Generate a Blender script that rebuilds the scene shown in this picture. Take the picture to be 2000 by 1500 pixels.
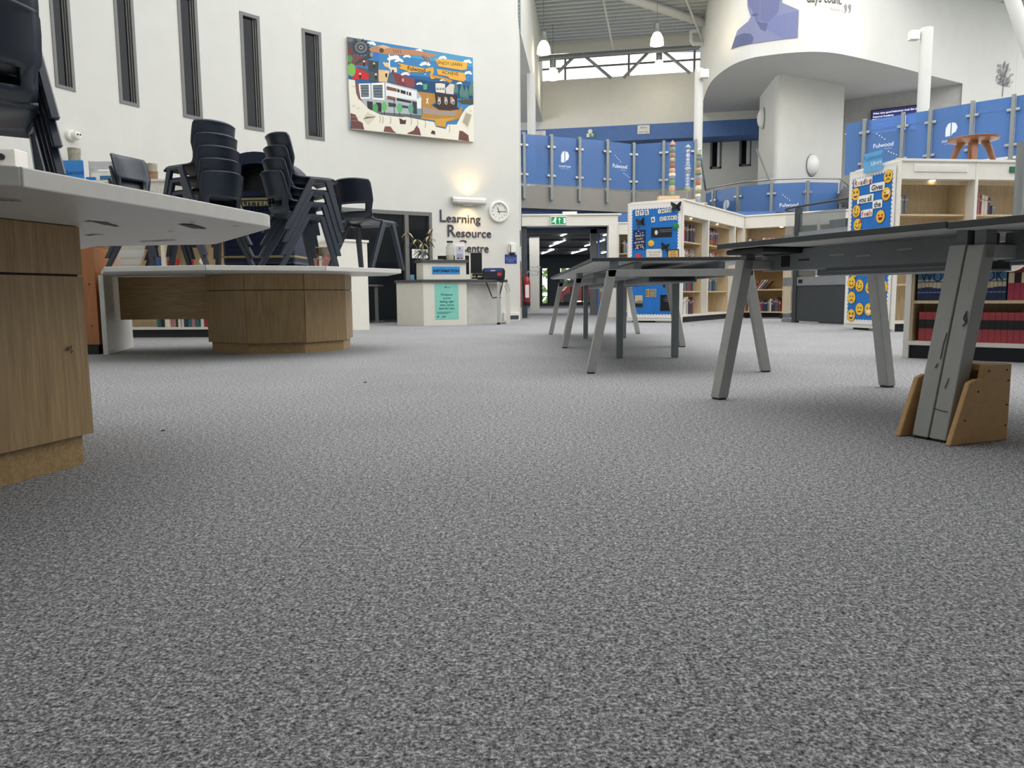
import bpy, bmesh, math, random
from mathutils import Vector, Matrix
from mathutils.geometry import tessellate_polygon
for o in list(bpy.data.objects): bpy.data.objects.remove(o, do_unlink=True)
scn = bpy.context.scene
COL = scn.collection
random.seed(7)
PI = math.pi
V = Vector

# ------------------------------------------------------------------ camera
F_PX, PITCH, ROLL, EYE = 1500.0, math.atan(172/1500.0), 0.0087, 0.49
_R0, _U0, FWD = V((1,0,0)), V((0,math.sin(PITCH),math.cos(PITCH))), V((0,math.cos(PITCH),-math.sin(PITCH)))
RGT = _R0*math.cos(ROLL)-_U0*math.sin(ROLL)
UPV = _R0*math.sin(ROLL)+_U0*math.cos(ROLL)
CAM = V((0,0,EYE))
cd = bpy.data.cameras.new('camera'); cd.sensor_width = 36; cd.lens = F_PX/2000*36; cd.clip_end = 200; cd.clip_start = 0.02
co = bpy.data.objects.new('camera', cd); COL.objects.link(co)
m3 = Matrix((RGT, UPV, -FWD)).transposed()
co.matrix_world = Matrix.Translation(CAM) @ m3.to_4x4()
scn.camera = co
def ray(x, y): return RGT*((x-1000)/F_PX)+UPV*((750-y)/F_PX)+FWD
def zz(x, y, z):
    d = ray(x, y); return CAM+d*((z-EYE)/d.z)
def fl(x, y): return zz(x, y, 0)
def yy(x, y, Y):
    d = ray(x, y); return CAM+d*(Y/d.y)

# ------------------------------------------------------------------ world, lights, exposure
w = bpy.data.worlds.new('overcast_sky'); scn.world = w; w.use_nodes = True
bg = w.node_tree.nodes['Background']; bg.inputs[0].default_value = (1.0,0.992,0.98,1); bg.inputs[1].default_value = 2.2
def area(name, loc, size, energy, col=(1,1,1), rot=(0,0,0), sy=None):
    l = bpy.data.lights.new(name,'AREA'); l.energy = energy; l.color = col; l.size = size
    if sy: l.shape = 'RECTANGLE'; l.size_y = sy
    o = bpy.data.objects.new(name, l); COL.objects.link(o); o.location = loc; o.rotation_euler = rot; return o
def lamp(name, kind, loc, energy, col=(1,.78,.45), size=.05, target=None, spot=60):
    l = bpy.data.lights.new(name, kind); l.energy = energy; l.color = col
    l.shadow_soft_size = size
    if kind == 'SPOT': l.spot_size = math.radians(spot); l.spot_blend = 1
    o = bpy.data.objects.new(name, l); COL.objects.link(o); o.location = loc
    if target is not None: o.rotation_euler = (V(target)-V(loc)).to_track_quat('-Z','Y').to_euler()
    return o
scn.view_settings.view_transform = 'Standard'; scn.view_settings.look = 'None'
scn.view_settings.exposure = 0.35; scn.view_settings.gamma = 1; scn.view_settings.use_curve_mapping = False

# ------------------------------------------------------------------ materials
def lin(c):
    if isinstance(c, str):
        c = c.lstrip('#'); c = [int(c[i:i+2],16)/255 for i in (0,2,4)]
    return tuple(x/12.92 if x <= .04045 else ((x+.055)/1.055)**2.4 for x in c)
MATS = {}
def mat(name, col, rough=.5, metal=0, var=.06, scale=8, bump=0, bscale=200, emit=0, spec=.5, coat=0):
    if name in MATS: return MATS[name]
    m = bpy.data.materials.new(name); m.use_nodes = True; nt = m.node_tree; b = nt.nodes['Principled BSDF']
    c = lin(col)
    tc = nt.nodes.new('ShaderNodeTexCoord'); nz = nt.nodes.new('ShaderNodeTexNoise'); nz.inputs['Scale'].default_value = scale; nz.inputs['Detail'].default_value = 4
    nt.links.new(tc.outputs['Object'], nz.inputs['Vector'])
    cr = nt.nodes.new('ShaderNodeValToRGB'); e = cr.color_ramp.elements
    e[0].position = .3; e[1].position = .7
    e[0].color = tuple(max(0,x*(1-var)) for x in c)+(1,); e[1].color = tuple(min(1,x*(1+var)) for x in c)+(1,)
    nt.links.new(nz.outputs['Fac'], cr.inputs[0]); nt.links.new(cr.outputs[0], b.inputs['Base Color'])
    b.inputs['Roughness'].default_value = rough; b.inputs['Metallic'].default_value = metal
    b.inputs['Specular IOR Level'].default_value = spec
    if coat: b.inputs['Coat Weight'].default_value = coat
    if emit:
        nt.links.new(cr.outputs[0], b.inputs['Emission Color']); b.inputs['Emission Strength'].default_value = emit
    if bump:
        n2 = nt.nodes.new('ShaderNodeTexNoise'); n2.inputs['Scale'].default_value = bscale; nt.links.new(tc.outputs['Object'], n2.inputs['Vector'])
        bp = nt.nodes.new('ShaderNodeBump'); bp.inputs['Strength'].default_value = bump; bp.inputs['Distance'].default_value = .002
        nt.links.new(n2.outputs['Fac'], bp.inputs['Height']); nt.links.new(bp.outputs[0], b.inputs['Normal'])
    MATS[name] = m; return m
def wood(name, c1, c2, axis='Z', scale=6, rough=.45):
    if name in MATS: return MATS[name]
    m = bpy.data.materials.new(name); m.use_nodes = True; nt = m.node_tree; b = nt.nodes['Principled BSDF']
    tc = nt.nodes.new('ShaderNodeTexCoord'); mp = nt.nodes.new('ShaderNodeMapping'); nt.links.new(tc.outputs['Object'], mp.inputs[0])
    s = [18*scale]*3; s['XYZ'.index(axis)] = .9*scale; mp.inputs['Scale'].default_value = s
    nz = nt.nodes.new('ShaderNodeTexNoise'); nz.inputs['Scale'].default_value = 1; nz.inputs['Detail'].default_value = 6; nz.inputs['Roughness'].default_value = .65
    nt.links.new(mp.outputs[0], nz.inputs[0])
    cr = nt.nodes.new('ShaderNodeValToRGB'); e = cr.color_ramp.elements; e[0].position = .32; e[1].position = .68
    e[0].color = lin(c1)+(1,); e[1].color = lin(c2)+(1,)
    nt.links.new(nz.outputs['Fac'], cr.inputs[0]); nt.links.new(cr.outputs[0], b.inputs['Base Color']); b.inputs['Roughness'].default_value = rough
    MATS[name] = m; return m
def attr_mat(name='printed_colour', rough=.55, emit=0):
    if name in MATS: return MATS[name]
    m = bpy.data.materials.new(name); m.use_nodes = True; nt = m.node_tree; b = nt.nodes['Principled BSDF']
    a = nt.nodes.new('ShaderNodeAttribute'); a.attribute_name = 'Col'; nt.links.new(a.outputs['Color'], b.inputs['Base Color'])
    b.inputs['Roughness'].default_value = rough; b.inputs['Specular IOR Level'].default_value = .25
    if emit: nt.links.new(a.outputs['Color'], b.inputs['Emission Color']); b.inputs['Emission Strength'].default_value = emit
    MATS[name] = m; return m
def see_through(name, col, opaque, rough=.1, tint=None):
    """film-coated or plain pane: part of the light passes, part is held back by the film"""
    if name in MATS: return MATS[name]
    m = bpy.data.materials.new(name); m.use_nodes = True; nt = m.node_tree
    b = nt.nodes['Principled BSDF']; b.inputs['Base Color'].default_value = lin(col)+(1,); b.inputs['Roughness'].default_value = rough
    t = nt.nodes.new('ShaderNodeBsdfTransparent'); t.inputs[0].default_value = (lin(tint) if tint else (1,1,1))+(1,)
    mx = nt.nodes.new('ShaderNodeMixShader'); mx.inputs[0].default_value = opaque
    nt.links.new(t.outputs[0], mx.inputs[1]); nt.links.new(b.outputs[0], mx.inputs[2])
    nt.links.new(mx.outputs[0], nt.nodes['Material Output'].inputs[0]); MATS[name] = m; return m
def carpet_mat():
    m = bpy.data.materials.new('grey_flecked_carpet'); m.use_nodes = True; nt = m.node_tree; b = nt.nodes['Principled BSDF']
    tc = nt.nodes.new('ShaderNodeTexCoord')
    def noise(s, d=2, r=.6):
        n = nt.nodes.new('ShaderNodeTexNoise'); n.inputs['Scale'].default_value = s; n.inputs['Detail'].default_value = d; n.inputs['Roughness'].default_value = r
        nt.links.new(tc.outputs['Object'], n.inputs[0]); return n
    n1 = noise(190, 3, .75); n2 = noise(1.1, 3); n3 = noise(70, 2)
    cr = nt.nodes.new('ShaderNodeValToRGB'); e = cr.color_ramp.elements
    e[0].position = .36; e[0].color = lin('#2b2b2e')+(1,); e[1].position = .63; e[1].color = lin('#e2e2e2')+(1,)
    x = e.new(.5); x.color = lin('#8d8e91')+(1,)
    mxv = nt.nodes.new('ShaderNodeMix'); mxv.inputs[0].default_value = .25
    nt.links.new(n1.outputs['Fac'], mxv.inputs[2]); nt.links.new(n3.outputs['Fac'], mxv.inputs[3]); nt.links.new(mxv.outputs[0], cr.inputs[0])
    c2 = nt.nodes.new('ShaderNodeValToRGB'); e = c2.color_ramp.elements; e[0].color = (.95,.95,.95,1); e[1].color = (1.04,1.04,1.04,1); e[0].position=.35; e[1].position=.65
    nt.links.new(n2.outputs['Fac'], c2.inputs[0])
    mx = nt.nodes.new('ShaderNodeMix'); mx.data_type = 'RGBA'; mx.blend_type = 'MULTIPLY'; mx.inputs[0].default_value = 1
    nt.links.new(cr.outputs[0], mx.inputs[6]); nt.links.new(c2.outputs[0], mx.inputs[7]); nt.links.new(mx.outputs[2], b.inputs['Base Color'])
    bp = nt.nodes.new('ShaderNodeBump'); bp.inputs['Strength'].default_value = .7; bp.inputs['Distance'].default_value = .003
    nt.links.new(n1.outputs['Fac'], bp.inputs['Height']); nt.links.new(bp.outputs[0], b.inputs['Normal'])
    b.inputs['Roughness'].default_value = 1; b.inputs['Specular IOR Level'].default_value = .05
    MATS['carpet'] = m; return m

WALL = mat('white_wall_paint', '#d4d5d0', .75, var=.02, scale=3)
SOFFIT = mat('white_soffit_paint', '#d9dad8', .8, var=.02)
CREAM = mat('cream_board', '#dddcd4', .5, var=.02)
DESKW = mat('white_desk_laminate', '#dcdbd6', .35, var=.03, scale=25)
OAKV = wood('oak_veneer_upright_grain', '#8c7350', '#b0946a', 'Z', 5)
OAKH = wood('oak_veneer_level_grain', '#94784f', '#b89a6c', 'X', 5)
OAKL = wood('pale_oak_lining', '#c3ab86', '#dac8a6', 'Z', 4)
NAVY = mat('navy_polypropylene', '#29323f', .33, var=.08, scale=30, bump=.12, bscale=900)
STEEL = mat('grey_powder_coated_steel', '#b2b3b0', .42, .0, var=.05, scale=14)
STEELD = mat('dark_grey_steel', '#80868a', .45, .0, var=.05)
TOPG = mat('charcoal_table_edge', '#484d50', .5, var=.06)
UNDER = mat('grey_table_underside', '#e3e4e2', .6, var=.05)
BLACK = mat('black_plastic', '#16181a', .45)
PLINTH = mat('black_plinth', '#202328', .6)
GREYFR = mat('grey_window_frame', '#6f706f', .45, .1, var=.03)
CHROME = mat('brushed_stainless', '#b9bbba', .28, .9, var=.04)
RAILP = mat('grey_rail_post', '#8a8f8f', .4, .4, var=.04)
BLUEGL = see_through('blue_film_glass', '#6c93c8', .54, .12, '#8fb4e6')
CLEAR = see_through('clear_glass', '#c9d4d4', .16, .05)
DARKGL = mat('dark_room_glass', '#171c1f', .06, var=.25, scale=2, spec=.22)
BLUEP = mat('royal_blue_paint', '#5478b4', .6)
TAUPE = mat('taupe_fascia_paint', '#8b8883', .7, var=.02)
DKGREY = mat('dark_grey_panel', '#43484c', .5)
CARPET = carpet_mat()
PRINT = attr_mat()
WHITEP = mat('white_plastic', '#eceae4', .35, var=.02)
PAPERB = mat('blue_display_paper', '#1d6fbe', .8, var=.1, scale=5, bump=.6, bscale=9)

# ------------------------------------------------------------------ mesh helpers
ORG = {}
class MB:
    def __init__(self, M=None): self.v=[]; self.f=[]; self.mi=[]; self.c=[]; self.M=M or Matrix.Identity(4); self.cur=0
    def add(self, vs, fs, col=None):
        n=len(self.v); self.v += [self.M@V(p) for p in vs]
        for f in fs: self.f.append([i+n for i in f]); self.mi.append(self.cur); self.c.append(col)
        return self
    def box(self, x0,x1,y0,y1,z0,z1, col=None):
        vs=[(x,y,z) for z in (z0,z1) for (x,y) in ((x0,y0),(x1,y0),(x1,y1),(x0,y1))]
        return self.add(vs, [(3,2,1,0),(4,5,6,7),(0,1,5,4),(1,2,6,5),(2,3,7,6),(3,0,4,7)], col)
    def prism(self, poly, z0, z1, col=None):
        a=sum(poly[i][0]*poly[(i+1)%len(poly)][1]-poly[(i+1)%len(poly)][0]*poly[i][1] for i in range(len(poly)))
        if a<0: poly=poly[::-1]
        n=len(poly); vs=[(p[0],p[1],z0) for p in poly]+[(p[0],p[1],z1) for p in poly]
        fs=[tuple(range(n-1,-1,-1)),tuple(range(n,2*n))]+[(i,(i+1)%n,n+(i+1)%n,n+i) for i in range(n)]
        return self.add(vs, fs, col)
    def bar(self, p0, p1, w, h, up=(0,0,1), w1=None, h1=None, col=None):
        p0=V(p0); p1=V(p1); d=(p1-p0).normalized(); u=V(up); s=d.cross(u)
        if s.length<1e-5: s=d.cross(V((1,0,0)))
        s.normalize(); u=s.cross(d); w1=w if w1 is None else w1; h1=h if h1 is None else h1
        vs=[p+s*(a*ww/2)+u*(b*hh/2) for p,ww,hh in ((p0,w,h),(p1,w1,h1)) for a,b in ((-1,-1),(1,-1),(1,1),(-1,1))]
        return self.add(vs, [(0,1,2,3),(7,6,5,4),(4,5,1,0),(5,6,2,1),(6,7,3,2),(7,4,0,3)], col)
    def tube(self, path, r, n=8, cap=True, col=None):
        path=[V(p) for p in path]; rs=r if isinstance(r,(list,tuple)) else [r]*len(path); vs=[]; fs=[]
        prev=None
        for i,p in enumerate(path):
            d=(path[min(i+1,len(path)-1)]-path[max(i-1,0)]).normalized()
            if prev is None:
                s=d.cross(V((0,0,1)));
                if s.length<1e-4: s=V((1,0,0))
            else: s=prev-d*prev.dot(d)
            s.normalize(); prev=s; u=d.cross(s)
            vs += [p+(s*math.cos(2*PI*k/n)+u*math.sin(2*PI*k/n))*rs[i] for k in range(n)]
        for i in range(len(path)-1):
            for k in range(n): fs.append((i*n+k,i*n+(k+1)%n,(i+1)*n+(k+1)%n,(i+1)*n+k))
        if cap: fs.append(tuple(range(n-1,-1,-1))); fs.append(tuple(range((len(path)-1)*n,len(path)*n)))
        return self.add(vs, fs, col)
    def lathe(self, prof, n=20, c=(0,0,0), col=None, sx=1, sy=1):
        vs=[]; fs=[]
        for r,z in prof: vs += [(c[0]+r*sx*math.cos(2*PI*k/n),c[1]+r*sy*math.sin(2*PI*k/n),c[2]+z) for k in range(n)]
        for i in range(len(prof)-1):
            for k in range(n): fs.append((i*n+k,i*n+(k+1)%n,(i+1)*n+(k+1)%n,(i+1)*n+k))
        if prof[0][0]>1e-4: fs.append(tuple(range(n-1,-1,-1)))
        if prof[-1][0]>1e-4: fs.append(tuple(range((len(prof)-1)*n,len(prof)*n)))
        return self.add(vs, fs, col)
    def grid(self, fn, nu, nv, col=None, skip=None):
        vs=[fn(i/nu,j/nv) for j in range(nv+1) for i in range(nu+1)]; fs=[]
        for j in range(nv):
            for i in range(nu):
                if skip and skip(i,j): continue
                a=j*(nu+1)+i; fs.append((a,a+1,a+nu+2,a+nu+1))
        return self.add(vs, fs, col)
    def quad(self, a,b,c,d, col=None): return self.add([a,b,c,d],[(0,1,2,3)],col)
    def build(self, name, mats, parent=None, smooth=False, bevel=0, solid=0, local=False, sub=0, origin=None, seg=2):
        me=bpy.data.meshes.new(name)
        if parent is not None: org=V((0,0,0)) if local else ORG.get(parent.name, V((0,0,0)))
        elif origin is not None: org=V(origin)
        else:
            xs=[p.x for p in self.v]; ys=[p.y for p in self.v]; zs=[p.z for p in self.v]
            org=V(((min(xs)+max(xs))/2,(min(ys)+max(ys))/2,min(zs)))
        me.from_pydata([p-org for p in self.v],[],self.f)
        if not isinstance(mats,(list,tuple)): mats=[mats]
        for m in mats: me.materials.append(m)
        for p,i in zip(me.polygons,self.mi): p.material_index=min(i,len(mats)-1)
        if any(c is not None for c in self.c):
            ca=me.color_attributes.new('Col','FLOAT_COLOR','CORNER')
            for p,c in zip(me.polygons,self.c):
                cc=(lin(c) if c is not None else (.8,.8,.8))+(1,)
                for li in p.loop_indices: ca.data[li].color=cc
        if smooth:
            for p in me.polygons: p.use_smooth=True
            try: me.set_sharp_from_angle(angle=math.radians(smooth if smooth>1 else 40))
            except Exception: pass
        me.update()
        o=bpy.data.objects.new(name,me); COL.objects.link(o)
        if parent is not None: o.parent=parent; ORG[o.name]=org
        else: o.location=org; ORG[o.name]=org
        if solid:
            s=o.modifiers.new('thickness','SOLIDIFY'); s.thickness=solid; s.offset=0
        if sub:
            s=o.modifiers.new('smooth','SUBSURF'); s.levels=sub; s.render_levels=sub
        if bevel:
            b=o.modifiers.new('edge','BEVEL'); b.width=bevel; b.segments=seg; b.limit_method='ANGLE'; b.angle_limit=math.radians(35)
        return o
def tag(o, label=None, cat=None, group=None, kind=None):
    if label: o['label']=label
    if cat: o['category']=cat
    if group: o['group']=group
    if kind: o['kind']=kind
    return o
def thing(name, label, cat, loc=(0,0,0), group=None):
    o=bpy.data.objects.new(name,None); o.empty_display_size=.1; COL.objects.link(o); o.location=loc; ORG[o.name]=V(loc)
    return tag(o,label,cat,group)
def struct(name, mb, mats, label=None, cat=None, **k):
    o=mb.build(name,mats,**k); tag(o,label,cat,None,'structure'); return o
def frame(o, x, z=(0,0,1)):
    """matrix with origin o, local x along x, local z along z; local y = z cross x"""
    x=V(x).normalized(); z=V(z); z=(z-x*z.dot(x)).normalized(); y=z.cross(x)
    M=Matrix((x,y,z)).transposed().to_4x4(); M.translation=V(o); return M

# ------------------------------------------------------------------ text and flat print
_TC={}
def text2d(s, size=1, align='LEFT', bold=0, shear=0):
    k=(s,align,bold,shear)
    if k not in _TC:
        c=bpy.data.curves.new('t','FONT'); c.body=s; c.size=1; c.align_x=align; c.offset=bold; c.shear=shear; c.resolution_u=4
        o=bpy.data.objects.new('t',c); COL.objects.link(o)
        dg=bpy.context.evaluated_depsgraph_get(); me=bpy.data.meshes.new_from_object(o.evaluated_get(dg))
        _TC[k]=([tuple(v.co) for v in me.vertices],[tuple(p.vertices) for p in me.polygons])
        bpy.data.objects.remove(o); bpy.data.curves.remove(c); bpy.data.meshes.remove(me)
    vs,fs=_TC[k]; return [(x*size,y*size) for x,y,z in vs],fs
class Art:
    """flat print: coloured shapes laid in thin layers on a surface given by fn(u,v,w)"""
    def __init__(self, fn, eps=.0004): self.fn=fn; self.mb=MB(); self.w=eps; self.eps=eps
    def up(self): self.w+=self.eps
    def poly(self, pts, col, keep=False):
        if not keep: self.up()
        tri=tessellate_polygon([[V((p[0],p[1],0)) for p in pts]])
        def ccw(t):
            a,b,c=[pts[i] for i in t]; return t if (b[0]-a[0])*(c[1]-a[1])-(b[1]-a[1])*(c[0]-a[0])>0 else t[::-1]
        self.mb.add([self.fn(p[0],p[1],self.w) for p in pts],[ccw(tuple(t)) for t in tri],col); return self
    def rect(self, x0,y0,x1,y1,col): return self.poly([(x0,y0),(x1,y0),(x1,y1),(x0,y1)],col)
    def grid(self, x0,y0,x1,y1,col,nx=12,ny=1):
        self.up(); w=self.w
        self.mb.grid(lambda a,b:self.fn(x0+(x1-x0)*a,y0+(y1-y0)*b,w),nx,ny,col); return self
    def oval(self, x,y,rx,ry,col,n=18,a0=0,a1=2*PI): return self.poly([(x+rx*math.cos(a0+(a1-a0)*k/n),y+ry*math.sin(a0+(a1-a0)*k/n)) for k in range(n if a1-a0>6.2 else n+1)],col)
    def line(self, pts, wd, col):
        self.up()
        for (a,b) in zip(pts[:-1],pts[1:]):
            dx,dy=b[0]-a[0],b[1]-a[1]; L=math.hypot(dx,dy) or 1; nx,ny=-dy/L*wd/2,dx/L*wd/2
            self.mb.add([self.fn(p[0],p[1],self.w) for p in ((a[0]+nx,a[1]+ny),(a[0]-nx,a[1]-ny),(b[0]-nx,b[1]-ny),(b[0]+nx,b[1]+ny))],[(0,1,2,3)],col)
        return self
    def text(self, s, x,y,size,col,align='CENTER',bold=0,rot=0,sx=1,shear=0):
        self.up(); vs,fs=text2d(s,size,align,bold,shear); c,sn=math.cos(rot),math.sin(rot)
        self.mb.add([self.fn(x+a*sx*c-b*sn,y+a*sx*sn+b*c,self.w) for a,b in vs],fs,col); return self
    def build(self, name, parent, mat_=None): return self.mb.build(name, mat_ or PRINT, parent)
def plane_fn(M):
    """art plane: u along local x, v along local z, facing local -y"""
    return lambda u,v,w: M@V((u,-w,v))
# ================================================================== THE SETTING
struct('floor', MB().box(-12,22,-4,44,-.1,0), CARPET, 'grey flecked carpet over the whole hall', 'floor')
# ---- curved left wall (part of a cylinder)
WC, WR, TH0 = V((3.021,6.545,0)), 9.563, math.radians(107.3)
def wl(u, z, off=0):
    t=TH0-u/WR; return V((WC.x+(WR-off)*math.cos(t), WC.y+(WR-off)*math.sin(t), z))
def wallpx(x, y):
    d=ray(x,y); ox,oy=CAM.x-WC.x,CAM.y-WC.y; a=d.x*d.x+d.y*d.y; b=2*(ox*d.x+oy*d.y); c=ox*ox+oy*oy-WR*WR
    t=(-b+math.sqrt(b*b-4*a*c))/(2*a); p=CAM+d*t
    th=math.atan2(p.y-WC.y,p.x-WC.x); return ((TH0-th)*WR, p.z)
ZT=8.3
wins=[]
for (xl,xr) in ((108,147),(234,272),(358,396),(478,516),(597,634)):
    ul,_=wallpx(xl,{108:167,234:204,358:229,478:253,597:268}[xl]); ur,_=wallpx(xr,{147:176,272:211,396:236,516:258,634:272}[xr]); wins.append((ul,ur))
SILL=3.2; HEAD=wallpx(590,55)[1]
du0,_=wallpx(655,420); du1,dz=wallpx(843,415)
DOOR=dz
UEND=-WR*math.radians(100)
mb=MB()
def wseg(u0,u1,z0,z1,n=None):
    n=n or max(1,int(abs(u1-u0)/.35)); mb.grid(lambda a,b: wl(u0+(u1-u0)*a,z0+(z1-z0)*b),n,1)
cuts=[UEND]
for a,b in wins: cuts+=[a,b]
prev=UEND
for a,b in wins:
    wseg(prev,a,0,ZT); wseg(a,b,0,SILL,1); wseg(a,b,HEAD,ZT,1); prev=b
wseg(prev,du0,0,ZT); wseg(du0,du1,DOOR,ZT); wseg(du1,0,0,ZT)
for a,b in wins:   # window reveals
    for u in (a,b): mb.quad(wl(u,SILL),wl(u,HEAD),wl(u,HEAD,-.25),wl(u,SILL,-.25))
    mb.quad(wl(a,SILL),wl(b,SILL),wl(b,SILL,-.25),wl(a,SILL,-.25)); mb.quad(wl(a,HEAD),wl(b,HEAD),wl(b,HEAD,-.25),wl(a,HEAD,-.25))
for u in (du0,du1): mb.quad(wl(u,0),wl(u,DOOR),wl(u,DOOR,-.2),wl(u,0,-.2))
mb.grid(lambda a,b: wl(du0+(du1-du0)*a,DOOR,-.2*b),6,1)
c0=wl(0,0); c1=V((.235,17.1,0))
mb.quad(c0,c1,c1+V((0,0,ZT-2.4)),c0+V((0,0,ZT-2.4)))
struct('wall_left', mb, WALL, 'tall curved white wall with slit windows', 'wall', smooth=20)
# rooms behind the slit windows and the glazed screen, so the panes look into something
mb=MB(); mb.grid(lambda a,b: wl(wins[0][0]-.6+(wins[-1][1]-wins[0][0]+1.2)*a,2.9+(ZT-2.9)*b,-1.3),10,1)
mb.grid(lambda a,b: wl(wins[0][0]-.6+(wins[-1][1]-wins[0][0]+1.2)*a,2.9,-1.3*b-.02),10,1)
struct('wall_upper_corridor', mb, DKGREY)
mb=MB(); mb.grid(lambda a,b: wl(du0-.6+(du1-du0+1.2)*a,2.9*b,-2.2),8,1); mb.grid(lambda a,b: wl(du0-.6+(du1-du0+1.2)*a,2.9,-2.2*b-.01),8,1)
for u in (du0-.6,du1+.6): mb.quad(wl(u,0,-.02),wl(u,2.9,-.02),wl(u,2.9,-2.2),wl(u,0,-2.2))
struct('wall_office', mb, DKGREY)
for i,(a,b) in enumerate(wins):
    W_=b-a; fw=.15*W_; mb=MB()
    def fr(u0,u1,z0,z1,o0,o1):
        P=[wl(u,z,o) for o in (o0,o1) for (u,z) in ((u0,z0),(u1,z0),(u1,z1),(u0,z1))]
        mb.add(P,[(0,1,2,3),(7,6,5,4),(4,5,1,0),(5,6,2,1),(6,7,3,2),(7,4,0,3)])
    fr(a,a+fw,SILL,HEAD,-.06,.012); fr(b-fw,b,SILL,HEAD,-.06,.012); fr(a+fw,b-fw,SILL,SILL+fw,-.06,.012); fr(a+fw,b-fw,HEAD-fw,HEAD,-.06,.012)
    fr(a+.78*W_,a+.82*W_,SILL+fw,HEAD-fw,-.06,-.01); fr(a+.70*W_,a+.74*W_,SILL+fw,HEAD-fw,-.06,-.03)
    wn=struct('window_%d'%(i+1), mb, GREYFR, 'tall narrow grey framed slit window, number %s from the left'%('one','two','three','four','five')[i], 'window')
    mb=MB(); fr(a+fw,b-fw,SILL+fw,HEAD-fw,-.055,-.05); mb.build('pane',DARKGL,wn)
# glazed screen beside the lettering
mb=MB()
def fr2(u0,u1,z0,z1,o0=-.12,o1=.012):
    P=[wl(u,z,o) for o in (o0,o1) for (u,z) in ((u0,z0),(u1,z0),(u1,z1),(u0,z1))]
    mb.add(P,[(0,1,2,3),(7,6,5,4),(4,5,1,0),(5,6,2,1),(6,7,3,2),(7,4,0,3)])
dm,_=wallpx(795,480)
for k in range(6): fr2(du0+(du1-du0)*k/6,du0+(du1-du0)*(k+1)/6,DOOR-.07,DOOR)
fr2(du0,du0+.06,0,DOOR-.07); fr2(du1-.06,du1,0,DOOR-.07); fr2(dm-.04,dm+.04,0,DOOR-.07); 
d1=struct('door_1', mb, GREYFR, 'dark glazed screen in the curved wall beside the reception desk', 'door')
OFG=see_through('smoked_glass','#23292d',.45,.06)
for (a,b) in ((du0+.06,dm-.04),(dm+.04,du1-.06)):
    mb=MB(); mb.grid(lambda s,t: wl(a+(b-a)*s,.02+(DOOR-.09)*t,-.05),4,1); mb.build('pane',OFG,d1)
# ---- upper wall past the corner and its soffit
uA=zz(1017,65,5.9); uB=zz(1048,190,5.9); uC=uB+(uB-uA)*.6
mb=MB(); mb.quad(uA,uC,uC+V((0,0,2.4)),uA+V((0,0,2.4)))
struct('wall_upper_left', mb, WALL, 'white upper wall above the soffit', 'wall')
struct('ceiling_soffit_left', MB().add([uA,uC,uC+V((-5,0,0)),uA+V((-5,0,0))],[(0,1,2,3)]), SOFFIT)
# ---- far upper wall with clerestory
bL=zz(1020,255,5.66); bR=zz(1355,238,5.66); bd=(bR-bL).normalized(); b0=bL-bd*4; b1=bR+bd*9
def bk(t,z,off=0):
    n=V((bd.y,-bd.x,0)); p=bL+bd*t+n*off; return V((p.x,p.y,z))
TB0,TB1=-4,14
CZ0,CZ1=7.12,7.9
mb=MB(); mb.quad(bk(TB0,5.66),bk(TB1,5.66),bk(TB1,CZ0),bk(TB0,CZ0)); mb.quad(bk(TB0,CZ1),bk(TB1,CZ1),bk(TB1,ZT),bk(TB0,ZT)); mb.quad(bk(TB0,CZ0),bk(TB1,CZ0),bk(TB1,CZ0,-.3),bk(TB0,CZ0,-.3))
struct('wall_back', mb, CREAM, 'cream upper wall under the clerestory window', 'wall')
mb=MB(); mb.quad(bk(TB0,5.2,.02),bk(TB1,5.2,.02),bk(TB1,5.66,.02),bk(TB0,5.66,.02)); mb.quad(bk(TB0,5.2,.02),bk(TB1,5.2,.02),bk(TB1,5.2,-5),bk(TB0,5.2,-5))
struct('trim_1', mb, BLUEP, 'royal blue band below the cream upper wall', 'trim')
struct('wall_back_lower', MB().quad(bk(TB0,3,-4),bk(TB1,3,-4),bk(TB1,5.2,-4),bk(TB0,5.2,-4)), CREAM)
# clerestory window: frame, mullions, panes of clear glass
mb=MB()
for t in [x*1.95-.6 for x in range(-1,8)]: mb.bar(bk(t,CZ0,-.1),bk(t,CZ1,-.1),.06,.06)
mb.bar(bk(TB0,CZ1-.03,-.1),bk(TB1,CZ1-.03,-.1),.08,.08); mb.bar(bk(TB0,(CZ0+CZ1)/2-.02,-.1),bk(TB1,(CZ0+CZ1)/2-.02,-.1),.05,.05)
wn=struct('window_6', mb, GREYFR, 'long clerestory window under the ribbed roof', 'window')
for k in range(-1,7):
    t=k*1.95-.6; MB().quad(bk(t+.03,CZ0,-.12),bk(t+1.92,CZ0,-.12),bk(t+1.92,CZ1-.06,-.12),bk(t+.03,CZ1-.06,-.12)).build('pane',CLEAR,wn)
# ---- roof deck: ribs and beams (the atrium in front of it is open to the sky through its rooflight)
DECK=mat('grey_roof_deck','#9aa2a6',.6,var=.03); RIB=mat('pale_deck_rib','#ccd2d4',.6,var=.03)
rf=struct('ceiling', MB().box(-14,16,18.6,26,ZT,ZT+.1), DECK, 'grey ribbed metal roof deck above the clerestory', 'ceiling')
for k in range(19):
    o=.28*k; MB().bar(bk(TB0,ZT-.05,.1+o),bk(TB1,ZT-.05,.1+o),.1,.1).build('deck_rib',RIB,rf)
mb=MB(); mb.tube([zz(1215,-8,ZT-.25),zz(1400,52,ZT-.25)],.11,12); mb.build('beam',SOFFIT,rf)
for a,b in (((1177,-6),(1197,95)),((1338,-6),(1374,85)),): 
    p=zz(a[0],a[1],ZT-.1); q=yy(b[0],b[1],22.8); MB().tube([p,q],.03,8).build('tie_rod',SOFFIT,rf)
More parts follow.
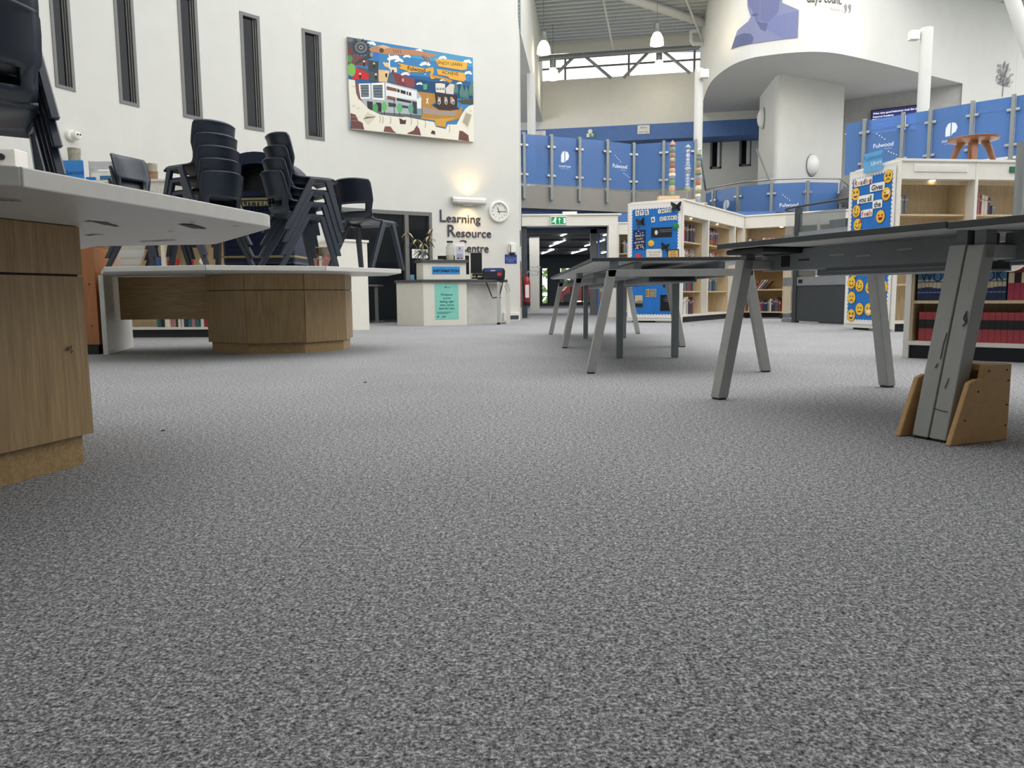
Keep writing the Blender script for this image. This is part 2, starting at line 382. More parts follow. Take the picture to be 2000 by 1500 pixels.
# truss diagonals in front of the clerestory
tr=[((1127,105),(1089,142)),((1137,105),(1194,153)),((1270,98),(1218,152)),((1293,98),(1348,143))]
for a,b in tr:
    MB().tube([bk(0,0)*0+yy(a[0],a[1],23),yy(b[0],b[1],23)],.045,8).build('truss_diagonal',RAILP,rf)
MB().tube([yy(1050,116,23),yy(1365,93,22.6)],.06,8).build('top_chord',RAILP,rf)
MB().tube([yy(1366,60,22.5),yy(1350,62,22.5),yy(1350,80,22.5),yy(1354,86,22.5),yy(1372,86,22.5)],.06,8).build('down_pipe',SOFFIT,rf)
# ---- first floor slab, fascia and gallery line
G=[zz(1000,260,4.15),zz(1020,261.5,4.15),zz(1180,275,4.15),zz(1238,282,4.15),zz(1354,275,4.15),zz(1372,274,4.15)]
G=[V((p.x,p.y,0)) for p in G]; G[0]=V((-3,G[1].y-.9,0))
mb=MB()
poly=[(p.x,p.y) for p in G]+[(G[-1].x+.3,27.5),(-3,27.5)]
mb.prism(poly,2.5,3.0)
struct('floor_gallery', mb, TAUPE, 'taupe edge of the upper gallery floor', 'floor')
ins=[(p.x,p.y+.22) for p in G]
struct('trim_2', MB().prism(ins+[(G[-1].x+.3,19.15),(-3,19.15)],2.12,2.5), BLUEP, 'royal blue bulkhead under the gallery edge', 'trim')
# blue screen wall with the double doors below the gallery
mb=MB(); YB=19.2
mb.box(-1.2,6.5,YB,YB+.12,2.1,2.5); mb.box(-1.2,.25,YB,YB+.12,0,2.1); mb.box(2.52,6.5,YB,YB+.12,0,2.1)
struct('wall_door_screen', mb, BLUEP, 'royal blue wall under the gallery', 'wall')
mb=MB()
for (a,b) in ((.25,.37),(1.96,2.12),(2.42,2.5)): mb.box(a,b,YB-.03,YB+.05,0,2.1)
mb.box(.25,2.5,YB-.03,YB+.05,2.0,2.1)
d2=struct('door_2', mb, GREYFR, 'grey framed glazed doors under the gallery', 'door')
MB().box(2.13,2.19,YB-.04,YB+.04,0,2.0).build('door_stile',BLUEP,d2); MB().box(2.36,2.42,YB-.04,YB+.04,0,2.0).build('door_stile',BLUEP,d2)
MB().box(.37,.405,YB-.04,YB+.04,0,2.0).build('door_stile',BLUEP,d2); MB().box(2.19,2.36,YB-.01,YB+.01,0,.22).build('kick_panel',BLUEP,d2)
MB().box(2.19,2.36,YB,YB+.006,.22,2.0).build('pane',CLEAR,d2)
# corridor beyond
mb=MB(); mb.box(-3,-2.9,19.4,40,0,2.5); struct('wall_corridor_left', mb, CREAM)
mb=MB(); mb.box(8,8.1,19.4,40,0,2.5); struct('wall_corridor_right', mb, CREAM)
cc=struct('ceiling_corridor', MB().box(-3,8,19.4,40,2.42,2.5), mat('dark_corridor_ceiling','#4b5053',.6), 'dark corridor ceiling with strip lights beyond the doors', 'ceiling')
for k in range(9): MB().box(-3,8,20.5+k*2.1,20.62+k*2.1,2.36,2.42).build('ceiling_beam',DKGREY,cc)
LEDW=mat('strip_light_white','#ffffff',.5,emit=9)
for i in range(4):
    for k in range(3):
        x=.6+i*1.35-k*.1; y=21.5+k*5.2; MB().bar((x,y,2.37),(x-.35,y+3.2,2.37),.05,.03).build('strip_light',LEDW,cc)
# far end wall with bright windows to the outside
mb=MB(); Y3=38.0
q=[yy(1090,600,Y3),yy(1190,600,Y3)]
def fx(x,y): return yy(x,y,Y3)
x0,x1=fx(1093,520).x,fx(1160,520).x; xa,xb=fx(1164,520).x,fx(1180,520).x; zb_=max(.12,fx(1100,592).z); ztp=fx(1100,524).z
xc,xd=fx(1058,520).x,fx(1070,520).x
mb.box(-3,8,Y3,Y3+.1,ztp,2.5); mb.box(-3,8,Y3,Y3+.1,0,zb_); mb.box(-3,xc,Y3,Y3+.1,zb_,ztp); mb.box(xd,x0,Y3,Y3+.1,zb_,ztp); mb.box(x1,xa,Y3,Y3+.1,zb_,ztp); mb.box(xb,8,Y3,Y3+.1,zb_,ztp)
struct('wall_corridor_end', mb, mat('slate_end_wall','#59636a',.6))
mb=MB()
for a in (x0,x0+(x1-x0)*.33,x0+(x1-x0)*.66,x1,xa,xb,xc,xd): mb.box(a-.03,a+.03,Y3-.02,Y3+.06,zb_,ztp)
mb.box(x0,x1,Y3-.02,Y3+.06,(zb_+ztp)/2-.02,(zb_+ztp)/2+.02); mb.box(x0,xb,Y3-.02,Y3+.06,zb_,zb_+.05)
wn=struct('window_7', mb, BLACK, 'bright far windows at the end of the corridor', 'window')
MB().box(x0,x1,Y3+.03,Y3+.035,zb_,ztp).build('pane',CLEAR,wn); MB().box(xa,xb,Y3+.03,Y3+.035,zb_,ztp).build('pane',CLEAR,wn)
struct('ground_outside', MB().box(-12,18,38.2,60,-.3,-.12), mat('paving_outside','#b5b2a8',.8))
hb=MB(); rnd=random.Random(3)
for k in range(260):
    p=V((rnd.uniform(1,9),rnd.uniform(44,45.5),rnd.uniform(-.1,2.6))); r=rnd.uniform(.15,.35); a=rnd.uniform(0,6.28)
    hb.add([p+V((math.cos(a)*r,0,math.sin(a)*r)),p+V((math.cos(a+2.1)*r,.1,math.sin(a+2.1)*r)),p+V((math.cos(a+4.2)*r,-.1,math.sin(a+4.2)*r))],[(0,1,2)])
tag(hb.build('hedge', mat('green_hedge_leaf','#5d7d43',.7,var=.4,scale=2)),'green hedge outside the far corridor windows','hedge',None,'stuff')
c=thing('parked_car','red car parked outside the far corridor windows','car',(3.6,42,0))
mb=MB(); mb.prism([(2.6,-.0),(4.9,0),(4.9,.45),(4.6,.55),(4.2,.95),(3.2,.95),(2.8,.55),(2.6,.5)],0,1.6)
mb.v=[V((p.x,41.2+p.z,p.y+.2)) for p in mb.v]
mb.build('body',mat('red_car_paint','#b53a3a',.3),c)
for x in (3.05,4.4): MB(frame((x,41.15,.3),(1,0,0),(0,-1,0))).lathe([(.3,-.08),(.3,.08)],14).build('wheel',BLACK,c)
# white pillar with writing in the corridor mouth
pb=fl(1035,607.5); pe=fl(1053,607.5); hgt=2.45
pl=struct('wall_pillar', MB().box(pb.x,pe.x+.02,pb.y,pb.y+.5,0,hgt), CREAM, 'cream pillar with grey lettering just past the double doors', 'pillar')
A=Art(plane_fn(frame((pb.x,pb.y,0),(1,0,0)))); 
for i,(s,y) in enumerate((('LEARN',1.36),('THINK',1.24),('SHARE',1.12))): A.text(s,.02,y,.11,'#a9a9a6','LEFT')
A.text('TO',.22,1.36,.09,'#a9a9a6','LEFT'); A.text('BE',.22,1.2,.09,'#a9a9a6','LEFT')
A.build('pillar_lettering',pl)
# ---- right drum volume: curved white upper wall
RIM=5.9
dp=[(1365,226),(1371,205),(1382,172),(1398,150),(1430,127),(1465,114),(1500,108),(1545,103),(1590,101),(1625,103),(1655,108),(1700,118),(1750,130),(1800,143),(1840,153),(1880,163)]
D=[zz(x,y,RIM) for x,y in dp]
dd=(D[-1]-D[-4]).normalized(); D.append(D[-1]+dd*6)
def smooth_path(P,n=60):
    # arclength resample with Catmull-Rom
    out=[]
    for i in range(len(P)-1):
        p0=P[max(i-1,0)];p1=P[i];p2=P[i+1];p3=P[min(i+2,len(P)-1)]
        for k in range(6):
            t=k/6; out.append(.5*((2*p1)+(p2-p0)*t+(2*p0-5*p1+4*p2-p3)*t*t+(3*p1-p0-3*p2+p3)*t**3))
    out.append(P[-1]); return out
DS=smooth_path(D)
cum=[0]
for a,b in zip(DS[:-1],DS[1:]): cum.append(cum[-1]+(b-a).length)
def dr(s,z,off=0):
    i=0
    while i<len(cum)-2 and cum[i+1]<s: i+=1
    t=(s-cum[i])/max(1e-6,cum[i+1]-cum[i]); p=DS[i].lerp(DS[i+1],t); d=(DS[i+1]-DS[i]).normalized(); n=V((d.y,-d.x,0))
    q=p+n*off; return V((q.x,q.y,z))
def drumpx(x,y):
    d=ray(x,y); best=None
    for i in range(len(DS)-1):
        a,b=DS[i],DS[i+1]; e=b-a; den=d.x*e.y-d.y*e.x
        if abs(den)<1e-9: continue
        t=((a.x-CAM.x)*e.y-(a.y-CAM.y)*e.x)/den; s=((a.x-CAM.x)*d.y-(a.y-CAM.y)*d.x)/den
        if -.001<=s<=1.001 and t>0 and (best is None or t<best[0]): best=(t,cum[i]+s*(cum[i+1]-cum[i]))
    t,s=best; return s,(CAM+d*t).z
mb=MB()
for a,b in zip(DS[:-1],DS[1:]): mb.quad(a,b,b+V((0,0,ZT+1.5-RIM)),a+V((0,0,ZT+1.5-RIM)))
iend=[i for i,s in enumerate(cum) if s<=cum[15*6]+.01][-1]
for a,b in zip(DS[iend:-1],DS[iend+1:]): mb.quad(V((a.x,a.y,2.4)),V((b.x,b.y,2.4)),b,a)
struct('wall_right', mb, WALL, 'curved white drum wall overhanging the stair core', 'wall', smooth=30)
sp=[(p.x,p.y) for p in DS[:iend+1]]+[(DS[iend].x,27),(DS[0].x,27)]
tri=tessellate_polygon([[V((a,b,0)) for a,b in sp]])
struct('ceiling_soffit_right', MB().add([V((a,b,RIM+.001)) for a,b in sp],[tuple(t) for t in tri]), SOFFIT, 'pale soffit under the overhanging drum', 'ceiling')
# stair core block with rounded corner, recess wall and lobby wall
core_a=zz(1484,190,RIM); core_b=zz(1519,143,RIM); core_c=zz(1650,167,RIM)
def rcorner(a,b,c,r=.35,n=6):
    u=(a-b).normalized(); v=(c-b).normalized(); return [ (b+u*r*(1-t)+v*r*t).lerp(b+u*r*(1-t)**2+v*r*t**2,.0) if False else (b+u*r)*(1-t)**2+b*2*t*(1-t)+(b+v*r)*t*t for t in [i/n for i in range(n+1)]]
path=[core_a]+rcorner(core_a,core_b,core_c)+[core_c,core_c+V((1.0,3.5,0))]
mb=MB()
for a,b in zip(path[:-1],path[1:]): mb.quad(V((a.x,a.y,1.9)),V((b.x,b.y,1.9)),V((b.x,b.y,RIM)),V((a.x,a.y,RIM)))
struct('wall_core', mb, WALL, 'white stair core below the drum soffit', 'wall', smooth=30)
r1=zz(1640,197,RIM); r2=zz(1882,164,RIM)
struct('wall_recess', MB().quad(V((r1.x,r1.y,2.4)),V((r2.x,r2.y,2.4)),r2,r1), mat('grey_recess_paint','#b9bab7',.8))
l1=zz(1340,236,RIM); l2=zz(1490,228,RIM)
lw=struct('wall_lobby', MB().quad(V((l1.x,l1.y,1.9)),V((l2.x,l2.y,1.9)),l2,l1), WALL)
ln=(l2-l1).normalized()
for i,(xa,xb,ya,yb) in enumerate(((1387,1409,250,330),(1444,1468,244,325))):
    Yl=l1.y-.03
    a=yy(xa,(ya+yb)/2,Yl+(l2.y-l1.y)*((xa-1340)/150)); b=yy(xb,(ya+yb)/2,a.y); zt=yy(xa,ya,a.y).z; zb2=yy(xa,yb,a.y).z
    mb=MB(); w_=.06
    mb.box(a.x,a.x+w_,a.y-.05,a.y,zb2,zt); mb.box(b.x-w_,b.x,a.y-.05,a.y,zb2,zt); mb.box(a.x,b.x,a.y-.05,a.y,zb2,zb2+w_); mb.box(a.x,b.x,a.y-.05,a.y,zt-w_,zt)
    wn=struct('window_%d'%(8+i), mb, GREYFR, ('left','right')[i]+' narrow grey framed window in the stair lobby', 'window')
    MB().box(a.x+w_,b.x-w_,a.y-.02,a.y-.015,zb2+w_,zt-w_).build('pane',DARKGL,wn)
# stair landing slab
LN=[zz(x,y,3.3) for x,y in ((1378,371),(1400,364),(1440,357),(1500,351),(1560,348),(1600,347.5),(1640,349),(1662,366))]
lp=[(p.x,p.y) for p in LN]+[(LN[-1].x+.2,24),(LN[0].x,24)]
struct('floor_landing', MB().prism(lp,1.75,2.15), TAUPE, 'curved stair landing behind the bookcases', 'floor')
# right gallery slab
GR=[zz(x,y,4.15) for x,y in ((1650,242),(1691,236),(1766,223),(1820,215),(1902,200.5),(1982,188),(2080,172))]
GR=[V((p.x,p.y,0)) for p in GR]
struct('floor_gallery_right', MB().prism([(p.x,p.y) for p in GR[1:]]+[(GR[-1].x+2,24),(GR[1].x+1.5,24)],2.7,3.0), TAUPE)
# ---- enclosing shell that the picture does not show: low ceiling over the viewer, rear and right walls
eL=wl(UEND,0)
mb=MB(); mb.quad(V((eL.x,-4,0)),V((eL.x,eL.y,0)),V((eL.x,eL.y,ZT)),V((eL.x,-4,ZT))); struct('wall_left_rear', mb, WALL)
mb=MB(); mb.box(-9,20,-4.1,-4,0,ZT); struct('wall_rear', mb, WALL)
mb=MB(); mb.box(20,20.1,-4,24,0,ZT); struct('wall_far_right', mb, WALL)
struct('ceiling_unseen_near', MB().box(-9,20,-4,2.4,3.3,3.6), SOFFIT)  # unseen low ceiling, put in to darken the carpet near the viewer
mb=MB(); mb.box(-9,-3.2,2.4,18.6,ZT,ZT+.2); mb.box(-9,20,2.2,2.4,3.3,ZT+.2); struct('ceiling_sky_limit', mb, SOFFIT)  # unseen roof edge, added to cut the sky light reaching the left wall
# columns
def column(name, label, p, z0, z1, r, m=WALL):
    mb=MB(); mb.lathe([(r,z0),(r,z1)],24,(p.x,p.y,0)); o=mb.build(name,m,smooth=True); tag(o,label,'column',None); return o
p=yy(1038,230,19.6); column('round_column','slim round white column by the left end of the upper gallery',p,3.0,RIM,.105)
p=yy(1364,230,19.1); c2=column('round_column','slim round white column at the drum edge',p,2.15,yy(1364,135,19.1).z,.105)
p2=yy(1806,150,17.3); c3=column('round_column','round white column standing behind the right gallery glass',p2,3.0,yy(1806,55,17.3).z,.125)
a=yy(1974,-10,14.6); b=yy(2003,75,14.6)
tag(MB().tube([a+(b-a)*((ZT+.4-a.z)/(b.z-a.z)),a+(b-a)*((3.0-a.z)/(b.z-a.z))],.12,16).build('raking_column',WALL,smooth=True),'leaning white tubular column at the top right corner','column')
a=fl(1990,656); a=yy(1992,350,8.6); tag(MB().tube([(a.x,a.y,0),(a.x,a.y,yy(1992,278,8.6).z)],.05,12).build('steel_post',RAILP,smooth=True),'grey steel post in front of the tall bookcase at the right edge','post')

area('corridor_fill_light',(1.6,25.5,2.33),3.0,90,(1,.98,.94),(0,0,0),8.0)  # added area light, brightens the corridor more than its strip lights do
# ================================================================== BENCH TABLES
def rail_leg(mb, b, t, w=.062, d=.05, up=(0,1,0)):
    mb.bar(b,t,d,w,up)
def bench(label, C0, xdir, L, W, Wb, zt, frames, mids, group=None, y_over=.0, trays=True):
    M=frame((C0[0],C0[1],0),xdir)
    t=thing('bench_table',label,'table',(C0[0],C0[1],0),group)
    def part(name,fn,m,**k):
        mb=MB(M); fn(mb); return mb.build(name,m,t,**k)
    top=part('table_top',lambda b:b.box(-W/2,W/2,-y_over,L+y_over,zt-.022,zt),TOPG,bevel=.002)
    MBu=MB(M); MBu.box(-W/2+.012,W/2-.012,.012-y_over,L+y_over-.012,zt-.0245,zt-.021); MBu.build('underside_panel',UNDER,top)
    ti=.13
    for y in frames:
        for s in (-1,1):
            mb=MB(M); bx,tx=s*Wb/2,s*(Wb/2-ti)
            # mitred leg as a sheared box with level ends
            w,d=.056,.03
            vs=[]
            for (x,z) in ((bx,.008),(tx,zt-.073)):
                for yy_ in (y-d,y+d):
                    for q in (-w/2,w/2): vs.append((x+q-s*w/2,yy_,z))
            mb.add(vs,[(0,1,3,2),(4,6,7,5),(0,4,5,1),(2,3,7,6),(0,2,6,4),(1,5,7,3)])
            lg=mb.build('leg',STEEL,t,bevel=.003)
            mb=MB(M); mb.box(bx-s*w/2-.022,bx-s*w/2+.022,y-.024,y+.024,0,.009); mb.build('foot_cap',BLACK,lg)
        part('frame_rail',lambda b:b.box(-Wb/2+ti,Wb/2-ti,y-.03,y+.03,zt-.118,zt-.073),STEEL,bevel=.003)
        [part('bracket',lambda b:b.box(q-.025,q+.025,y-.02,y+.02,zt-.073,zt-.0245),STEELD) for q in (-W/2+.14,W/2-.14)]
    for y in mids:
        for s in (-1,1):
            part('mid_leg',lambda b:b.box(s*.215-.025,s*.215+.025,y-.025,y+.025,.006,zt-.1),STEELD,bevel=.003)
        part('mid_rail',lambda b:b.box(-.42,.42,y-.02,y+.02,zt-.1,zt-.06),STEELD)
    if trays:
        for x in (-.26,.26):
            part('side_beam',lambda b:(b.box(x-.02,x+.02,.02,L-.02,zt-.125,zt-.03),),STEELD,bevel=.004)
        tr=part('cable_tray',lambda b:(b.box(-.16,.16,.25,L-.25,zt-.15,zt-.142),b.box(-.16,-.152,.25,L-.25,zt-.142,zt-.09),b.box(.152,.16,.25,L-.25,zt-.142,zt-.09)),STEELD)
    return t,M
ZB=.72
bench('grey trestle bench table with its trapezoid frame turned to the viewer, charcoal edge',(1.05,4.8,0),(1,0,0),2.44,1.10,1.16,ZB,(.03,2.4),(1.15,),'bench tables in the middle of the hall')
bench('farther grey trestle bench table, standing behind the one with the trapezoid frame',(1.05,7.27,0),(1,0,0),2.55,1.10,1.16,ZB,(.03,2.48),(1.4,),'bench tables in the middle of the hall')
# the nearer pair on the right runs obliquely towards the viewer
ax=V((.923,.385,0)).normalized(); ar=V((.385,-.923,0)).normalized()
ac=V((1.4685,3.786,0))
o1=ac-ar*.05
ORI=o1+ar*1.27   # local y points away from the viewer (z cross x)
bench('near grey bench table on the right, its far end leg splayed over open carpet',(o1+ar*1.183)[:],ax,1.183,1.06,1.128,ZB,(1.133,.03),(),'bench tables running in from the right edge')
bench('nearest grey bench table, cut off by the right edge of the picture',(o1+ar*2.437)[:],ax,1.25,1.06,1.128,ZB-.004,(1.218,.06),(),'bench tables running in from the right edge')
# details on the visible beam of the near table
Mn=frame(o1+ar*1.183,ax)
dt=[o for o in COL.objects if o.name.startswith('bench_table')]
near=dt[2]
for (y0,y1,z0,z1,m) in ((.98,1.03,.612,.662,BLACK),(.86,.92,.635,.642,BLACK),(.66,.74,.648,.653,STEEL),(.33,.4,.652,.657,STEEL),(.52,.6,.637,.642,STEEL),(.02,.14,.655,.68,STEEL),(.02,.14,.625,.64,BLACK)):
    MB(Mn).box(-.284,-.28,y0,y1,z0,z1).build('beam_slot',m,near)
MB(Mn).box(-.42,-.36,.02,.62,.578,.592).build('lower_rail',TOPG,near)
MB(Mn).box(-.5,-.18,.9,1.16,.668,.692).build('slide_bracket',BLACK,near,bevel=.01)
# scratches on the double leg

# wooden guard round the double leg
gd=thing('leg_guard','low wooden box guard round the feet of the double table leg','guard',(1.5,2.55,0))
MDF=wood('varnished_mdf','#cfa26c','#d9ae78','X',3,.5)
PLY=mat('pale_cut_board_edge','#c99d63',.6)
gl=ac+ar*1.135-ax*.564     # foot of the double leg
Mg=frame(gl,ax)          # x inwards under the table, y away from the viewer
def side(y0,y1,nm):
    mb=MB(Mg); pts=[(-.03,.0),(.24,.0),(.24,.255),(.11,.255),(.10,.21),(.075,.21),(.045,.2)]
    n=len(pts); mb.add([(x,y0,z) for x,z in pts]+[(x,y1,z) for x,z in pts],[tuple(range(n)),tuple(range(2*n-1,n-1,-1))]+[(i,n+i,n+(i+1)%n,(i+1)%n) for i in range(n)])
    o=mb.build(nm,MDF,gd,bevel=.004); return o
sp_=side(-.105,-.085,'side_panel'); side(.085,.105,'side_panel')
MB(Mg).box(.2,.24,-.085,.085,0,.255).build('back_panel',MDF,gd)
MB(Mg).box(.12,.2,-.085,.085,.235,.255).build('top_strip',MDF,gd)
for (x,z) in ((.215,.235),(.13,.235),(.225,.2),(.225,.12),(.225,.05),(.085,.17),(.03,.08)):
    mb=MB(Mg); mb.box(x-.003,x+.003,-.1065,-.104,z-.003,z+.003); mb.build('screw',BLACK,sp_)

Msc=frame(gl,ar,ax*.13+V((0,0,.639)))
def leg_marks():
    I=Msc.inverted(); A=Art(plane_fn(Msc@Matrix.Translation((0,-.003,0))),.0003)
    def q(x,y):
        o=I@CAM; d=I.to_3x3()@ray(x,y); t=-o.y/d.y; p=o+d*t; return (p.x,p.z)
    for pts,w in (([(1851,650),(1844,672),(1838,702)],.0035),([(1833,710),(1828,719)],.004),([(1855,739),(1847,759)],.0035),([(1826,798),(1840,803),(1853,805)],.003),([(1891,608),(1884,622),(1889,630),(1882,638)],.006),([(1888,612),(1890,628)],.004)):
        A.line([q(*p) for p in pts],w,'#3f3f3c')
    o=A.build('scratch_marks',near); o['kind']='stuff'
leg_marks()
# ================================================================== WHITE AND OAK DESKS
def facet_cabinet(t, pts, faces, zk=.093, zsplit=.56, ztop=.70, close=True):
    """faceted oak cabinet: plinth, doors and drawer fronts on the listed edges"""
    c=V((sum(p[0] for p in pts)/len(pts),sum(p[1] for p in pts)/len(pts),0))
    ins=[tuple(c.xy+(V(p)-c.xy)*(1-.012/(V(p)-c.xy).length)) for p in pts]
    MB().prism(ins,zk,ztop).build('carcass',PLINTH,t)
    pk=[tuple(c.xy+(V(p)-c.xy)*(1-.03/(V(p)-c.xy).length)) for p in pts]
    MB().prism(pk,0,zk).build('kick_plinth',OAKH,t)
    for i in faces:
        a=V(pts[i]+(0,)); b=V(pts[(i+1)%len(pts)]+(0,)); M=frame(a,b-a); L=(b-a).length
        for (z0,z1,nm) in ((zk,zsplit-.003,'door'),(zsplit+.003,ztop,'drawer_front')):
            mb=MB(M); mb.box(.0025,L-.0025,-.002,.014,z0,z1); mb.build(nm,OAKV,t,bevel=.0015)
ZD=.74
nd=thing('faceted_desk','nearest white topped desk with faceted oak base, underside scuffed, at the left edge','desk',(-1.7,2.0,0))
J=(-.919,1.483); NE=(-.721,2.373); NB=(-1.168,3.077); NC=(-1.657,3.121)
def rounded(poly, idx, r=.05, n=4):
    out=[]
    for i,p in enumerate(poly):
        if i not in idx: out.append(p); continue
        b=V(p); a=V(poly[i-1]); c=V(poly[(i+1)%len(poly)]); u=(a-b).normalized()*r; v=(c-b).normalized()*r
        for k in range(n+1):
            t=k/n; q=(b+u)*(1-t)**2+b*2*t*(1-t)+(b+v)*t*t; out.append(tuple(q))
    return out
w1=MB().prism(rounded([J,NE,NB,NC,(-2.0,3.5),(-2.6,3.6),(-2.3,1.62)],(1,2)),ZD-.038,ZD).build('worktop',DESKW,nd,bevel=.003)
MB().prism([(-1.57,.86),(J[0]-.001,J[1]-.003),(-2.301,1.617),(-2.601,3.597),(-3.1,2.6),(-3.1,1.2),(-2.4,.7)],ZD-.038,ZD).build('worktop',DESKW,nd,bevel=.003)
A_=V((-1.258,2.275)); dA=V((-.235,-.972)).normalized(); ptsN=[tuple(A_),(-1.62,2.66),(-2.12,2.7),(-2.5,2.35),(-2.48,1.85),(-2.1,1.45),(-1.7,1.35),tuple(A_+dA*.62)]
facet_cabinet(nd,ptsN,(7,0,6))
# scuffs on the underside of the near worktop and scribble on the door
def und(u,v,w): return V((u,v,ZD-.0382-w))
ar_=Art(lambda u,v,w: und(u,v,w))
for pts,wd in (([(168,431),(195,433),(215,438),(228,442)],.012),([(195,433),(214,439)],.016),([(168,459),(185,457.5),(204,458)],.008),([(352,437),(372,439),(398,446)],.014),([(362,437),(385,445)],.018),([(275,471),(300,470),(342,467.5)],.01),([(0,387.5),(20,389),(42,390)],.008),([(328,450),(340,450)],.006),([(370,431.5),(382,432)],.006),([(455,438),(470,439)],.006)):
    P=[zz(x,y,ZD-.038) for x,y in pts]
    ar_.up()
    for a,b in zip(P[:-1],P[1:]):
        d=(b-a); n=V((-d.y,d.x,0)).normalized()*wd*1.1
        q=[a+n,b+n*.6,b-n*.6,a-n]; ar_.mb.add([und(p.x,p.y,ar_.w) for p in q],[(3,2,1,0)],'#2c2a28')
o=ar_.build('scuff_marks',w1); o['kind']='stuff'
sA=frame((A_.x+dA.x*.62,A_.y+dA.y*.62,0),-dA.to_3d()); A=Art(plane_fn(sA),.003)
sc=[(0,0),(.006,.012),(.012,0),(.002,.004),(.014,.006),(.02,.014),(.018,-.008),(.024,0)]
A.line([(.535+x,.345+z) for x,z in sc],.002,'#2a2118'); A.build('pen_mark',nd)
fd=thing('faceted_desk','farther white desk with faceted oak cupboard, carrying the stacked chairs','desk',(-2.3,7.0,0))
P0=(-3.129,5.972); P1=(-2.286,5.811); P2=(-1.48,6.201); P3=(-.986,7.018)
Q0=(-3.85,7.7); Q1=(-2.95,8.0); Q2=(-2.1,8.15); Q3=(-1.25,7.85)
g=.002
MB().prism([P0,(P1[0]-g,P1[1]),(Q1[0]-g,Q1[1]),Q0,(-3.62,6.85)],ZD-.038,ZD).build('worktop',DESKW,fd,bevel=.003)
MB().prism([(P1[0]+g,P1[1]),(P2[0]-g,P2[1]),(Q2[0]-g,Q2[1]),(Q1[0]+g,Q1[1])],ZD-.038,ZD).build('worktop',DESKW,fd,bevel=.003)
MB().prism(rounded([(P2[0]+g,P2[1]),P3,Q3,(Q2[0]+g,Q2[1])],(1,2)),ZD-.038,ZD).build('worktop',DESKW,fd,bevel=.003)
ptsF=[(-2.80,7.10),(-2.322,6.735),(-1.837,6.86),(-1.553,7.22),(-1.6,7.75),(-2.1,7.95),(-2.6,7.85),(-2.8,7.5)]
facet_cabinet(fd,ptsF,(0,1,2,3,7))
a=V((-3.616,6.832,0)); b=V((-3.909,7.904,0)); M=frame(a,b-a)
MB(M).box(0,(b-a).length*.98,-.02,.02,0,ZD-.038).build('end_panel',DESKW,fd,bevel=.002)
a=V((-3.66,7.22,0)); b=V((-2.79,7.2,0)); M=frame(a,b-a)
MB(M).box(0,(b-a).length,0,.02,.30,ZD-.045).build('modesty_panel',OAKH,fd)

# ================================================================== CHAIRS
def make_chair():
    t=thing('stacking_chair','navy moulded plastic stacking chair','chair')
    # local: +y forward, origin on the floor under the seat centre
    def seat(u,v):
        x=(u-.5)*.40*(1.0-.06*(1-v)); y=-.19+.40*v
        z=.445-.018*math.cos((u-.5)*PI)*math.sin(v*PI)+.012*(1-v)**3*0 - (.03*max(0,(v-.82)/.18)**2) + .02*max(0,(.2-v)/.2)**2
        return (x,y,z)
    MB().grid(seat,12,10).build('seat',NAVY,t,smooth=50,solid=.014,local=True)
    rows=[(.455,-.185,.36),(.475,-.205,.365),(.50,-.218,.37),(.52,-.225,.372),(.585,-.243,.38),(.61,-.25,.405),(.66,-.262,.41),(.71,-.274,.412),(.76,-.287,.408),(.785,-.295,.40),(.797,-.306,.39)]
    def back(i,j):
        z,y,w=rows[j]; u=i/14-.5; a=abs(u)*2
        return (u*w, y+.068*a**2.2*(1 if j>3 else .55), z-(.012*a**3 if j>8 else 0))
    vs=[back(i,j) for j in range(len(rows)) for i in range(15)]; fs=[]
    for j in range(len(rows)-1):
        for i in range(14):
            if j==3 and 2<=i<=11: continue
            q=j*15+i; fs.append((q,q+1,q+16,q+15))
    MB().add(vs,fs).build('backrest',NAVY,t,smooth=50,solid=.02,local=True)
    for s in (-1,1):
        # front leg and rear leg, broad tapered blades joined under the seat edge
        for nm,yt,yb,zt in (('front',.115,.215,.435),('rear',-.02,-.285,.435)):
            mb=MB(); wt,wb=.062,.045; xo=s*.197; xb=s*.235
            vs=[]
            for (x,y,z,wd) in ((xb,yb,0,wb),(xo,yt,zt,wt)):
                for q in (-.5,.5):
                    for e in (-.017,.017): vs.append((x+e,y+q*wd,z))
            mb.add(vs,[(0,2,3,1),(4,5,7,6),(0,1,5,4),(2,6,7,3),(0,4,6,2),(1,3,7,5)])
            mb.build('leg',NAVY,t,bevel=.005,local=True,seg=1)
        mb=MB(); mb.box(s*.197-.017,s*.197+.017,-.05,.15,.405,.44); mb.build('side_rail',NAVY,t,bevel=.006,local=True,seg=1)
    return t
def children(o): return [c for c in COL.objects if c.parent==o]
def dup(o, kids, label, loc, rot, group):
    r=o.copy(); COL.objects.link(r); r.location=loc; r.rotation_euler=rot; tag(r,label,None,group)
    for c in kids:
        k=c.copy(); COL.objects.link(k); k.parent=r
    return r
proto=make_chair(); PK=children(proto); used=[False]
def stack(x,y,z,face,n,labels,group,dz=.104,dy=.02):
    """face: direction the chair looks towards"""
    f=V((face[0],face[1],0)).normalized(); rz=math.atan2(-f.x,f.y)
    for k in range(n):
        loc=V((x,y,z+k*dz))+f*(dy*k)
        if not used[0]:
            used[0]=True; proto.location=loc; proto.rotation_euler=(0,0,rz); tag(proto,labels[k],None,group)
        else: dup(proto,PK,labels[k],loc,(0,0,rz),group)
od=('lowest','second from the bottom','third from the bottom','fourth from the bottom','topmost')
def names(n,what): return [(od[k] if k<n-1 else 'topmost')+' '+what for k in range(n)]
stack(-2.0,2.97,ZD,(-.6,.8),5,names(5,'navy chair of the big top left corner stack'),'chairs stacked on the nearest desk')
